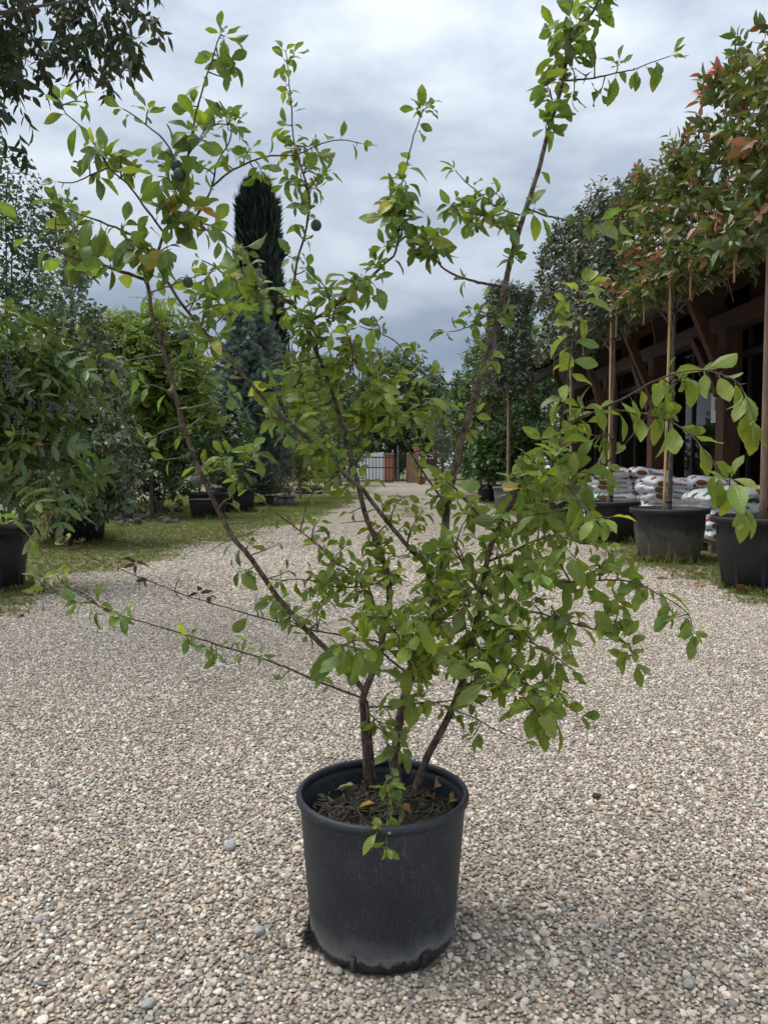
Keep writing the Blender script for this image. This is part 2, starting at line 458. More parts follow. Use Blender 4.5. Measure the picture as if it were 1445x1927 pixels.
def pot_mat():
    m, t, b = newmat('pot_plastic'); lk = t.links.new
    tcn = nd(t, 'ShaderNodeTexCoord'); sx = nd(t, 'ShaderNodeSeparateXYZ'); lk(tcn.outputs['Object'], sx.inputs[0])
    # fine scuffs and speckles
    mp1 = nd(t, 'ShaderNodeMapping'); mp1.inputs['Rotation'].default_value = (.5, .3, .6); mp1.inputs['Scale'].default_value = (70, 70, 14)
    lk(tcn.outputs['Object'], mp1.inputs[0])
    ns = nd(t, 'ShaderNodeTexNoise', Scale=3.0, Detail=6, Roughness=.7); lk(mp1.outputs[0], ns.inputs['Vector'])
    rs = nd(t, 'ShaderNodeMapRange'); rs.inputs['From Min'].default_value = .56; rs.inputs['From Max'].default_value = .70
    rs.inputs['To Max'].default_value = .8; lk(ns.outputs['Fac'], rs.inputs['Value'])
    nl = nd(t, 'ShaderNodeTexNoise', Scale=7.0, Detail=5); lk(tcn.outputs['Object'], nl.inputs['Vector'])
    rl = nd(t, 'ShaderNodeMapRange'); rl.inputs['From Min'].default_value = .45; rl.inputs['From Max'].default_value = .7
    lk(nl.outputs['Fac'], rl.inputs['Value'])
    ml = nd(t, 'ShaderNodeMath', operation='MULTIPLY'); lk(rs.outputs[0], ml.inputs[0]); lk(rl.outputs[0], ml.inputs[1])
    sp = nd(t, 'ShaderNodeTexNoise', Scale=260.0, Detail=2); lk(tcn.outputs['Object'], sp.inputs['Vector'])
    rsp = nd(t, 'ShaderNodeMapRange'); rsp.inputs['From Min'].default_value = .62; rsp.inputs['From Max'].default_value = .70
    rsp.inputs['To Max'].default_value = .3; lk(sp.outputs['Fac'], rsp.inputs['Value'])
    mxs = nd(t, 'ShaderNodeMath', operation='MAXIMUM'); lk(ml.outputs[0], mxs.inputs[0]); lk(rsp.outputs[0], mxs.inputs[1])
    # dried lime ring near the base with a ragged wet edge under it
    nr = nd(t, 'ShaderNodeTexNoise', Scale=16.0, Detail=6, Roughness=.65); lk(tcn.outputs['Object'], nr.inputs['Vector'])
    za = nd(t, 'ShaderNodeMath', operation='MULTIPLY_ADD'); za.inputs[1].default_value = -.09; lk(nr.outputs['Fac'], za.inputs[0]); lk(sx.outputs['Z'], za.inputs[2])
    rz = nd(t, 'ShaderNodeValToRGB'); el = rz.color_ramp.elements
    el[0].position = 0.0; el[0].color = (.0, .0, .0, 1)
    el[1].position = .013; el[1].color = (1, 1, 1, 1)
    e = el.new(.008); e.color = (.0, 0, 0, 1)
    e = el.new(.030); e.color = (.5, .5, .5, 1)
    e = el.new(.07); e.color = (0, 0, 0, 1)
    zo = nd(t, 'ShaderNodeMath', operation='ADD'); zo.inputs[1].default_value = .022; lk(za.outputs[0], zo.inputs[0]); lk(zo.outputs[0], rz.inputs[0])
    ring = nd(t, 'ShaderNodeMath', operation='MULTIPLY'); ring.inputs[1].default_value = .62; lk(rz.outputs[0], ring.inputs[0])
    # body colour: dark blue grey, faded unevenly
    rb = nd(t, 'ShaderNodeValToRGB'); rb.color_ramp.elements[0].color = (.0115, .0155, .0235, 1); rb.color_ramp.elements[1].color = (.024, .030, .039, 1)
    rb.color_ramp.elements[0].position = .35; rb.color_ramp.elements[1].position = .7
    lk(nl.outputs['Fac'], rb.inputs[0])
    c1 = nd(t, 'ShaderNodeMix', data_type='RGBA'); c1.inputs['B'].default_value = (.22, .22, .215, 1)
    lk(mxs.outputs[0], c1.inputs['Factor']); lk(rb.outputs[0], c1.inputs['A'])
    c2 = nd(t, 'ShaderNodeMix', data_type='RGBA'); c2.inputs['B'].default_value = (.24, .245, .245, 1)
    lk(ring.outputs[0], c2.inputs['Factor']); lk(c1.outputs['Result'], c2.inputs['A'])
    lk(c2.outputs['Result'], b.inputs['Base Color'])
    rr = nd(t, 'ShaderNodeMapRange'); rr.inputs['To Min'].default_value = .42; rr.inputs['To Max'].default_value = .62; lk(nl.outputs['Fac'], rr.inputs['Value'])
    lk(rr.outputs[0], b.inputs['Roughness'])
    bp = nd(t, 'ShaderNodeBump', Strength=.12, Distance=.002); lk(ns.outputs['Fac'], bp.inputs['Height']); lk(bp.outputs[0], b.inputs['Normal'])
    return m
M['pot'] = pot_mat()

def tub_dirty_mat():
    m, t, b = newmat('muddy_tub'); lk = t.links.new
    tcn = nd(t, 'ShaderNodeTexCoord'); sx = nd(t, 'ShaderNodeSeparateXYZ'); lk(tcn.outputs['Object'], sx.inputs[0])
    nz = nd(t, 'ShaderNodeTexNoise', Scale=7.0, Detail=7, Roughness=.65); lk(tcn.outputs['Object'], nz.inputs['Vector'])
    za = nd(t, 'ShaderNodeMath', operation='MULTIPLY_ADD'); za.inputs[1].default_value = .55; lk(nz.outputs['Fac'], za.inputs[0]); lk(sx.outputs['Z'], za.inputs[2])
    r = nd(t, 'ShaderNodeValToRGB'); el = r.color_ramp.elements
    el[0].position = .30; el[0].color = (0, 0, 0, 1); el[1].position = .36; el[1].color = (1, 1, 1, 1)
    e = el.new(.55); e.color = (.55, .55, .55, 1); e = el.new(.68); e.color = (0, 0, 0, 1)
    lk(za.outputs[0], r.inputs[0])
    mc = nd(t, 'ShaderNodeMix', data_type='RGBA'); mc.inputs['A'].default_value = (.019, .021, .024, 1); mc.inputs['B'].default_value = (.15, .125, .095, 1)
    lk(r.outputs[0], mc.inputs['Factor']); lk(mc.outputs['Result'], b.inputs['Base Color']); b.inputs['Roughness'].default_value = .6
    return m
M['tubdirty'] = tub_dirty_mat()

def sack_mat(name, pic, band, off):
    """white plastic sack with a printed picture (flat print) and a coloured band"""
    m, t, b = newmat(name); lk = t.links.new
    b.inputs['Roughness'].default_value = .32
    tcn = nd(t, 'ShaderNodeTexCoord'); mpn = nd(t, 'ShaderNodeMapping')
    mpn.inputs['Location'].default_value = (0, off, 0)
    lk(tcn.outputs['Object'], mpn.inputs[0])
    sx = nd(t, 'ShaderNodeSeparateXYZ'); lk(mpn.outputs[0], sx.inputs[0])
    # ellipse in the y-z plane on the front
    a = nd(t, 'ShaderNodeMath', operation='MULTIPLY'); a.inputs[1].default_value = 1 / .085; lk(sx.outputs['Y'], a.inputs[0])
    c = nd(t, 'ShaderNodeMath', operation='MULTIPLY'); c.inputs[1].default_value = 1 / .042; lk(sx.outputs['Z'], c.inputs[0])
    p1 = nd(t, 'ShaderNodeMath', operation='POWER'); p1.inputs[1].default_value = 2
    ab = nd(t, 'ShaderNodeMath', operation='ABSOLUTE'); lk(a.outputs[0], ab.inputs[0]); lk(ab.outputs[0], p1.inputs[0])
    p2 = nd(t, 'ShaderNodeMath', operation='MULTIPLY'); lk(c.outputs[0], p2.inputs[0]); lk(c.outputs[0], p2.inputs[1])
    s = nd(t, 'ShaderNodeMath', operation='ADD'); lk(p1.outputs[0], s.inputs[0]); lk(p2.outputs[0], s.inputs[1])
    lt = nd(t, 'ShaderNodeMath', operation='LESS_THAN'); lt.inputs[1].default_value = 1; lk(s.outputs[0], lt.inputs[0])
    nz = nd(t, 'ShaderNodeTexNoise', Scale=90.0, Detail=4); lk(tcn.outputs['Object'], nz.inputs['Vector'])
    rp_ = nd(t, 'ShaderNodeValToRGB'); rp_.color_ramp.elements[0].position = .38; rp_.color_ramp.elements[1].position = .65
    rp_.color_ramp.elements[0].color = (*[x * .3 for x in pic], 1); rp_.color_ramp.elements[1].color = (*pic, 1)
    lk(nz.outputs['Fac'], rp_.inputs[0])
    mc = nd(t, 'ShaderNodeMix', data_type='RGBA'); mc.inputs['A'].default_value = (.80, .81, .83, 1)
    lk(lt.outputs[0], mc.inputs['Factor']); lk(rp_.outputs[0], mc.inputs['B'])
    # band along the top face
    g1 = nd(t, 'ShaderNodeMath', operation='GREATER_THAN'); g1.inputs[1].default_value = .035; lk(sx.outputs['Z'], g1.inputs[0])
    n2_ = nd(t, 'ShaderNodeTexNoise', Scale=9.0, Detail=2); lk(tcn.outputs['Object'], n2_.inputs['Vector'])
    g2 = nd(t, 'ShaderNodeMath', operation='GREATER_THAN'); g2.inputs[1].default_value = .60; lk(n2_.outputs['Fac'], g2.inputs[0])
    g3 = nd(t, 'ShaderNodeMath', operation='MULTIPLY'); lk(g1.outputs[0], g3.inputs[0]); lk(g2.outputs[0], g3.inputs[1])
    m2 = nd(t, 'ShaderNodeMix', data_type='RGBA'); m2.inputs['B'].default_value = (*band, 1)
    lk(g3.outputs[0], m2.inputs['Factor']); lk(mc.outputs['Result'], m2.inputs['A'])
    lk(m2.outputs['Result'], b.inputs['Base Color'])
    nb = nd(t, 'ShaderNodeTexNoise', Scale=14.0, Detail=5, Distortion=1.2); lk(tcn.outputs['Object'], nb.inputs['Vector'])
    bp = nd(t, 'ShaderNodeBump', Strength=.6, Distance=.02); lk(nb.outputs['Fac'], bp.inputs['Height']); lk(bp.outputs[0], b.inputs['Normal'])
    return m
M['sack_a'] = sack_mat('mulch_sack_film', (.34, .13, .05), (.30, .035, .04), -.2)
M['sack_b'] = sack_mat('soil_sack_film', (.30, .14, .05), (.10, .22, .08), -.2)

# ------------------------------------------------------------------ leaf shapes: x along the blade (0..1), y across, z up
def strip_leaf(st, fold=.25, bend=-.15, petiole=0.0, serr=0.0, curl=0.0, twist=0.0):
    """st: list of (x, halfwidth). returns V, T, UV"""
    V = []; UV = []; T = []
    for i, (x, hw) in enumerate(st):
        zb = bend * x * x
        s = serr * hw * (1 if i % 2 else -1)
        tw = twist * x
        row = []
        for sgn in (-1, 0, 1):
            y = sgn * (hw + (s if sgn else 0)); z = abs(y) * fold + (curl * hw * math.sin(x * 9 + sgn) if sgn else 0)
            yy = y * math.cos(tw) - z * math.sin(tw); zz = y * math.sin(tw) + z * math.cos(tw)
            V.append((petiole + x * (1 - petiole), yy, zz + zb)); UV.append((x, sgn * hw / .3))
        if i:
            a = 3 * (i - 1); b_ = 3 * i
            T += [(a, b_, b_ + 1), (a, b_ + 1, a + 1), (a + 1, b_ + 1, b_ + 2), (a + 1, b_ + 2, a + 2)]
    if petiole > 0:
        b0 = len(V); wv = .012
        V += [(0, -wv, 0), (0, wv, 0), (petiole + .02, wv, .004), (petiole + .02, -wv, .004)]
        UV += [(0, 0)] * 4
        T += [(b0, b0 + 1, b0 + 2), (b0, b0 + 2, b0 + 3)]
    return np.array(V, float), np.array(T, int), np.array(UV, float)

def hero_shapes():
    o = []
    for k in range(16):
        r = random.Random(k)
        wd = r.uniform(.185, .255); mid = r.uniform(.48, .62)
        xs = [0, .06, .13, .22, .31, .40, .5, .59, .68, .77, .86, .94, 1.0]
        st = []
        for x in xs:
            # obovate-elliptic
            h = math.sin(math.pi * x ** (math.log(.5) / math.log(mid))) ** .75 if 0 < x < 1 else 0.0
            st.append((x, max(.004, wd * h * r.uniform(.95, 1.04))))
        o.append(strip_leaf(st, fold=r.uniform(.08, .6), bend=r.uniform(-.5, .12), petiole=.16, serr=.045, curl=r.uniform(-.17, .17), twist=r.uniform(-.8, .8)))
    return o
HERO = hero_shapes()
def simple_shapes(wd, n=4, pointed=.8, seed=0, fold=(.1, .45), bend=(-.35, .05), xs=(0, .3, .65, 1.0)):
    o = []
    for k in range(n):
        r = random.Random(seed + k)
        st = [(x, max(.01, wd * (math.sin(math.pi * x ** pointed) ** .8 if 0 < x < 1 else 0)) * r.uniform(.9, 1.1)) for x in xs]
        o.append(strip_leaf(st, fold=r.uniform(*fold), bend=r.uniform(*bend), twist=r.uniform(-.3, .3)))
    return o
OVAL = simple_shapes(.24)
BROAD = simple_shapes(.33, seed=20)
LANCE = simple_shapes(.16, seed=40)
DIAM = [(np.array([(0, 0, 0), (.45, -.3, .1), (1, 0, -.1), (.45, .3, .1)], float), np.array([(0, 1, 2), (0, 2, 3)]), np.zeros((4, 2)))]
FAN = [(np.array([(0, 0, 0), (.75, -.5, .1), (1, -.12, 0), (.8, 0, .02), (1, .12, 0), (.75, .5, .1)], float), np.array([(0, 1, 2), (0, 2, 3), (0, 3, 4), (0, 4, 5)]), np.zeros((6, 2)))]
def compound(pairs, leaflet, ll, droop=-.3, spread=62, term=True, seed=0):
    """pinnate leaf of unit length built of leaflets"""
    r = random.Random(seed)
    V = []; T = []; b = 0
    wv = .006
    V += [(0, -wv, 0), (0, wv, 0), (.5, wv, droop * .25), (.5, -wv, droop * .25), (1, 0, droop)]
    T += [(0, 1, 2), (0, 2, 3), (3, 2, 4)]; b = 5
    lf = []
    for i in range(pairs):
        x = .22 + .72 * i / max(1, pairs - 1)
        for s in (-1, 1): lf.append((x, s * R(spread + r.uniform(-9, 9)), ll * (1 - .35 * abs(x - .5)) * r.uniform(.9, 1.1)))
    if term: lf.append((.97, 0, ll))
    for (x, a, l) in lf:
        lv, lt, _ = leaflet[r.randrange(len(leaflet))]
        p = lv * l
        tilt = r.uniform(-.35, .1)
        ca, sa = math.cos(a), math.sin(a)
        q = np.stack([p[:, 0] * ca - p[:, 1] * sa + x, p[:, 0] * sa + p[:, 1] * ca, p[:, 2] + np.hypot(p[:, 0], 0) * tilt + droop * x * x], 1)
        V += [tuple(v) for v in q]; T += [tuple(t_ + b) for t_ in lt]; b += len(lv)
    V = np.array(V, float)
    return V, np.array(T, int), np.zeros((len(V), 2))
def spiny():
    st = [(0, .02), (.15, .17), (.25, .13), (.4, .22), (.5, .16), (.65, .2), (.75, .11), (.88, .1), (1, .005)]
    return [strip_leaf(st, fold=f, bend=bd) for f, bd in ((.3, -.1), (.15, -.25), (.45, .05))]
MAHO = [compound(3, spiny(), .46, -.25, 62, True, s) for s in range(4)]
FERN = [compound(7, DIAM, .26, -.3, 60, True, s) for s in range(4)]
def tuft(n, ln, wd, up, seed):
    """spiky tuft along x"""
    r = random.Random(seed); V = []; T = []
    for i in range(n):
        x0 = r.uniform(0, .6); a = r.uniform(0, 6.28); t_ = r.uniform(.5, 1.0) * up
        d = np.array([math.cos(t_), math.sin(t_) * math.cos(a), math.sin(t_) * math.sin(a)]) * ln * r.uniform(.7, 1.1)
        s = np.cross(d, [.3, .5, .8]); s = s / np.linalg.norm(s) * wd
        p = np.array([x0, 0, 0]); b = len(V)
        V += [tuple(p - s), tuple(p + s), tuple(p + d)]; T.append((b, b + 1, b + 2))
    return np.array(V, float), np.array(T, int), np.zeros((len(V), 2))
SPRUCE = [tuft(16, .45, .055, 1.0, s) for s in range(4)]
CYPR = [tuft(7, .7, .09, .45, s) for s in range(4)]

def frames(S, D, Ln, k, size, alpha=(45, 75), droop=.25, upb=.4, jit=.35, sizevar=.25, tipbias=0.0, t0=.1):
    """leaf frames along twigs: returns pos, 3x3 (cols a,b,n scaled), t along twig"""
    n = len(S)
    t = (np.arange(k)[None] + rng.random((n, k)) * .6) / k
    t = t0 + (1 - t0) * t ** (1 - tipbias)
    phi = np.arange(k)[None] * 2.4 + rng.random((n, 1)) * 6.28 + rng.normal(0, .3, (n, k))
    ref = np.where(np.abs(D[:, 2:3]) < .9, np.array([[0, 0, 1.0]]), np.array([[1.0, 0, 0]]))
    e1 = np.cross(D, ref); e1 /= np.linalg.norm(e1, axis=1)[:, None]
    e2 = np.cross(D, e1)
    lat = np.cos(phi)[..., None] * e1[:, None] + np.sin(phi)[..., None] * e2[:, None]
    al = np.radians(rng.uniform(alpha[0], alpha[1], (n, k)))
    al = al * (1 - .5 * (t > .92))
    a = D[:, None] * np.cos(al)[..., None] + lat * np.sin(al)[..., None]
    a[..., 2] -= droop * rng.random((n, k)) * 1.4
    a /= np.linalg.norm(a, axis=2)[..., None]
    nn = D[:, None] * .6 + np.array([0, 0, upb]) + rng.normal(0, jit, (n, k, 3))
    nn = nn - a * (nn * a).sum(2)[..., None]
    nn /= np.linalg.norm(nn, axis=2)[..., None] + 1e-9
    b = np.cross(nn, a)
    pos = S[:, None] + D[:, None] * (Ln[:, None] * t)[..., None]
    sz = size * (1 + rng.normal(0, sizevar, (n, k))).clip(.45, 1.6)
    Mx = np.stack([a, b, nn], -1) * sz[..., None, None]
    return pos.reshape(-1, 3), Mx.reshape(-1, 3, 3), t.reshape(-1), sz.reshape(-1)

def join_leaves(shapes, which, pos, Mx, cols):
    Vs = []; Ts = []; Cs = []; Us = []; b = 0
    for k, (V, T, U) in enumerate(shapes):
        ix = np.where(which == k)[0]
        if not len(ix): continue
        W = np.einsum('nij,vj->nvi', Mx[ix], V) + pos[ix][:, None]
        Vs.append(W.reshape(-1, 3))
        Ts.append((T[None] + (b + np.arange(len(ix)) * len(V))[:, None, None]).reshape(-1, 3))
        Cs.append(np.repeat(cols[ix], len(V), 0)); Us.append(np.tile(U, (len(ix), 1)))
        b += len(ix) * len(V)
    return np.concatenate(Vs), np.concatenate(Ts), np.concatenate(Cs), np.concatenate(Us)

_shape_cache = {}
def leaf_objects(parent, shapes, key, which, pos, Mx, cols, m, name='leaf'):
    """single leaves as objects; alike leaves share a mesh (shape x tint)"""
    q = np.round(np.log(cols + .01) * 3.2).astype(int)
    for i in range(len(pos)):
        kk = (key, int(which[i]), tuple(q[i]))
        me = _shape_cache.get(kk)
        if me is None:
            V, T, U = shapes[which[i]]
            me = tri_mesh(name, V, T, m, np.repeat(cols[i][None], len(V), 0), U)
            _shape_cache[kk] = me
        o = bpy.data.objects.new(name, me); COL.objects.link(o)
        mw = Matrix.Identity(4)
        for r_ in range(3):
            for c_ in range(3): mw[r_][c_] = Mx[i][r_][c_]
            mw[r_][3] = pos[i][r_]
        o.parent = parent
        o.matrix_local = mw

def palette(n, cols, wts, var=.18):
    cols = np.array(cols, float); ix = rng.choice(len(cols), n, p=np.array(wts) / sum(wts))
    c = cols[ix] * (1 + rng.normal(0, var, (n, 1))).clip(.5, 1.6) * (1 + rng.normal(0, .07, (n, 3)))
    return c.clip(.002, .9)

def bumpy(dirs, seed):
    a = np.zeros(len(dirs)); r = np.random.default_rng(seed)
    for f in (2.0, 3.7, 6.0):
        k = r.normal(0, 1, 3); a += np.sin(dirs @ (k / np.linalg.norm(k)) * f * 2 + r.random() * 6) / f
    return a
def crown_twigs(ells, n, ln, inner=.5, outer=1.04, up=.3, rnd=.5, seed=1, lump=.28):
    wts = np.array([(e[3] * e[5] + e[3] * e[4] + e[4] * e[5]) for e in ells]); wts = wts / wts.sum()
    ix = rng.choice(len(ells), n, p=wts)
    E = np.array(ells, float)[ix]
    d = rng.normal(0, 1, (n, 3)); d /= np.linalg.norm(d, axis=1)[:, None]
    f = inner + (outer - inner) * rng.random(n) ** .55
    f = f * (1 + lump * bumpy(d + ix[:, None], seed))
    p = E[:, :3] + d * E[:, 3:6] * f[:, None]
    nrm = d / E[:, 3:6]; nrm /= np.linalg.norm(nrm, axis=1)[:, None]
    D = nrm * .8 + np.array([0, 0, up]) + rng.normal(0, rnd, (n, 3)); D /= np.linalg.norm(D, axis=1)[:, None]
    Ln = ln * rng.uniform(.6, 1.3, n)
    return p - D * Ln[:, None] * .6, D, Ln
def box_twigs(c, h, n, ln, up=.25, rnd=.5, seed=3):
    q = rng.uniform(-1, 1, (n, 3)); ax = rng.choice(3, n, p=[.5, .2, .3])
    sg = np.where(rng.random(n) < .5, -1, 1)
    face = rng.random(n) < .72
    q[np.arange(n)[face], ax[face]] = (sg * rng.uniform(.72, 1.0, n))[face]
    q *= (1 + .10 * bumpy(q * 1.3, seed))[:, None]
    p = np.array(c) + q * np.array(h)
    D = q * np.array([.7, .5, .6]) + np.array([0, 0, up]) + rng.normal(0, rnd, (n, 3)); D /= np.linalg.norm(D, axis=1)[:, None]
    Ln = ln * rng.uniform(.6, 1.35, n)
    return p - D * Ln[:, None] * .6, D, Ln

def in_frame(p, mg=0):
    x, y = proj(p.T if False else p)
    return x, y

def foliage(root, base, S, D, Ln, k, size, shapes, key, colf, m, nobj=0, name='crown', twigs=None, **kw):
    """leaves on twigs: nearest nobj as leaf objects, the rest joined into one crown part"""
    pos, Mx, t, sz = frames(S, D, Ln, k, size, **kw)
    which = rng.integers(0, len(shapes), len(pos))
    cols = colf(len(pos), t, pos)
    loc = pos - np.array(base)
    keep = np.ones(len(pos), bool)
    if nobj:
        q = pos - _C; z = q @ _F
        x = CX + F_PX * (q @ _R) / z; y = CY - F_PX * (q @ _U) / z
        score = sz / np.linalg.norm(q, axis=1) * ((x > 5) & (x < 1440) & (y > 5) & (y < 1920))
        ix = np.argsort(-score)[:nobj]
        leaf_objects(root, shapes, key, which[ix], loc[ix], Mx[ix], cols[ix], m)
        keep[ix] = False
    V, T, C, U = join_leaves(shapes, which[keep], loc[keep], Mx[keep], cols[keep])
    o = link(name, tri_mesh(name, V, T, m, C, U), root)
    o['kind'] = 'stuff'
    return o
def limbs(root, base, trunk_pts, S, D, Ln, nl, r0, m, name='branch', tw=True, rt=.004):
    """limbs from the trunk towards a sample of the twigs, joined as one branch part, with the twigs' own wood"""
    tp = np.asarray(trunk_pts); mb_V = []; mb_Q = []; b = 0
    ix = rng.choice(len(S), min(nl, len(S)), replace=False)
    for i in ix:
        e = S[i] + D[i] * Ln[i] * .7
        zz = tp[:, 2]; j = int(np.argmin(np.abs(zz - max(zz[0] + .25 * (zz[-1] - zz[0]), e[2] - .45 * np.linalg.norm((e - tp[-1])[:2])))))
        a = tp[j]; mid = (a + e) / 2 + np.array([0, 0, .12 * np.linalg.norm(e - a)]) + rng.normal(0, .05, 3)
        pts = smooth_path([a, mid, e], .25)
        V, Q, _ = tube_arrays(pts - np.array(base), np.linspace(r0, rt, len(pts)), 5)
        mb_V.append(V); mb_Q.append(Q + b); b += len(V)
    V = np.concatenate(mb_V); Q = np.concatenate(mb_Q)
    return link(name, tri_mesh(name, V, Q, m), root)

# ------------------------------------------------------------------ ground
def sheet(name, pts, z, m, kind='structure'):
    me = bpy.data.meshes.new(name)
    me.from_pydata([(x, y, z) for x, y in pts], [], [tuple(range(len(pts)))])
    me.materials.append(m); me.update()
    if me.polygons[0].normal.z < 0: me.flip_normals()
    return tag(link(name, me), kind=kind)
sheet('ground', [(-300, -100), (300, -100), (300, 500), (-300, 500)], -.012, M['ground'])
sheet('gravel_yard', [(-9, -8), (9, -8), (9, 20), (4.5, 30), (3.4, 58), (-1.0, 58), (-1.4, 34), (-3.5, 20), (-7, 12), (-9, 6)], -.006, M['gravel'])

LB = np.array([(-5, -3.2), (4.4, -3.0), (5.3, -2.75), (7.9, -2.75), (11.5, -2.05), (16, -1.45), (20, -1.0), (29, -.55), (40, -.2), (52, .2)])
RB = np.array([(-5, 3.5), (6.0, 3.0), (7.5, 2.72), (11, 2.7), (16, 2.75), (24, 2.8), (34, 2.6), (50, 2.7)])
def lbx(y): return np.interp(y, LB[:, 0], LB[:, 1])
def rbx(y): return np.interp(y, RB[:, 0], RB[:, 1])
def wob(y, s): return .16 * np.sin(y * 2.1 + s) + .10 * np.sin(y * 5.3 + 2 * s) + .05 * np.sin(y * 13 + s)
ys = np.concatenate([np.linspace(-5, 14, 150), np.linspace(14.3, 54, 90)])
lp = [(lbx(y) - .22 + wob(y, 1), y) for y in ys]
sheet('grass_verge', lp + [(-14, 54), (-14, -5)], -.002, M['verge'])
rp_ = [(rbx(y) + .2 + wob(y, 4), y) for y in ys]
sheet('grass_verge_right', rp_ + [(4.6, 54), (4.6, -5)], -.0015, M['verge'])

def grass_density(x, y):
    """1 inside the verges, ragged at the edges, worn here and there"""
    l = (lbx(y) + wob(y, 1) - x) / .5
    r = (x - rbx(y) - wob(y, 4)) / .4
    c = np.where((y > 17) & (y < 40), 1.0 - np.abs(x - (.55 + .2 * np.sin(y))) / .75, -1) * .55
    d = np.maximum(np.maximum(l, r), c)
    n = np.sin(x * 3.1 + 1.3 * y) + np.sin(y * 2.3 - x * 1.7) + np.sin(x * 7.7) * np.sin(y * 6.1)
    return np.clip(d * .8 + .10 * n, 0, 1)

def scatter(name, pts, rot, scl, sources, idx, col=None, m=None):
    """points carrying rotation, scale and colour, with real meshes on them through geometry nodes"""
    n = len(pts)
    me = bpy.data.meshes.new(name)
    me.vertices.add(n); me.vertices.foreach_set('co', np.asarray(pts, np.float32).ravel())
    def at(nm, ty, key, arr):
        a = me.attributes.new(nm, ty, 'POINT'); a.data.foreach_set(key, np.ascontiguousarray(arr).ravel())
    at('prot', 'FLOAT_VECTOR', 'vector', np.asarray(rot, np.float32))
    at('pscl', 'FLOAT_VECTOR', 'vector', np.asarray(scl, np.float32))
    at('pidx', 'INT', 'value', np.asarray(idx, np.int32))
    if col is not None:
        c4 = np.ones((n, 4), np.float32); c4[:, :3] = col
        at('pcol', 'FLOAT_COLOR', 'color', c4)
    o = link(name, me)
    if m: me.materials.append(m)
    sc = bpy.data.collections.new(name + '_shapes')
    for i, s in enumerate(sources):
        sc.objects.link(bpy.data.objects.new('%s_shape_%02d' % (name, i), s))
    t = bpy.data.node_groups.new(name + '_scatter', 'GeometryNodeTree')
    t.interface.new_socket('Geometry', in_out='INPUT', socket_type='NodeSocketGeometry')
    t.interface.new_socket('Geometry', in_out='OUTPUT', socket_type='NodeSocketGeometry')
    gi = t.nodes.new('NodeGroupInput'); go = t.nodes.new('NodeGroupOutput')
    ip = t.nodes.new('GeometryNodeInstanceOnPoints'); ci = t.nodes.new('GeometryNodeCollectionInfo')
    ci.inputs['Collection'].default_value = sc
    ci.inputs['Separate Children'].default_value = True; ci.inputs['Reset Children'].default_value = True
    def na(nm, ty):
        q = t.nodes.new('GeometryNodeInputNamedAttribute'); q.data_type = ty; q.inputs['Name'].default_value = nm
        return q.outputs['Attribute']
    er = t.nodes.new('FunctionNodeEulerToRotation')
    lk = t.links.new
    lk(gi.outputs[0], ip.inputs['Points']); lk(ci.outputs[0], ip.inputs['Instance'])
    ip.inputs['Pick Instance'].default_value = True
    lk(na('pidx', 'INT'), ip.inputs['Instance Index'])
    lk(na('prot', 'FLOAT_VECTOR'), er.inputs[0]); lk(er.outputs[0], ip.inputs['Rotation'])
    lk(na('pscl', 'FLOAT_VECTOR'), ip.inputs['Scale'])
    lk(ip.outputs[0], go.inputs[0])
    md = o.modifiers.new('scatter', 'NODES'); md.node_group = t
    return tag(o, kind='stuff')

# pebbles
def ico_pebble(seed, sub=2):
    import bmesh
    r = np.random.default_rng(seed)
    bm = bmesh.new(); bmesh.ops.create_icosphere(bm, subdivisions=sub, radius=1.0)
    ks = r.normal(0, 1, (6, 3)); ph = r.random(6) * 6
    pl = r.normal(0, 1, (8, 3)); pl /= np.linalg.norm(pl, axis=1)[:, None]; pd = r.uniform(.55, .88, 8)
    for v in bm.verts:
        p = np.array(v.co)
        p = p * (1 + .10 * np.sin(ks @ p * 1.6 + ph).sum() / 2.2)
        for q, dd in zip(pl, pd):               # flattened facets
            h = q @ p - dd
            if h > 0: p = p - q * h * .8
        v.co = p
    me = bpy.data.meshes.new('pebble'); bm.to_mesh(me); bm.free()
    me.polygons.foreach_set('use_smooth', [True] * len(me.polygons))
    me.materials.append(M['pebble']); me.update()
    return me
PEBM = [ico_pebble(s) for s in range(10)]
POT = P(722.5, 1839, 1.0)  # replaced below
d_ = ray(722, 1839); POTY = (_C + d_ * (-CAMH / d_[2]))[1] + .169
POTX = P(720, 1500, POTY)[0]
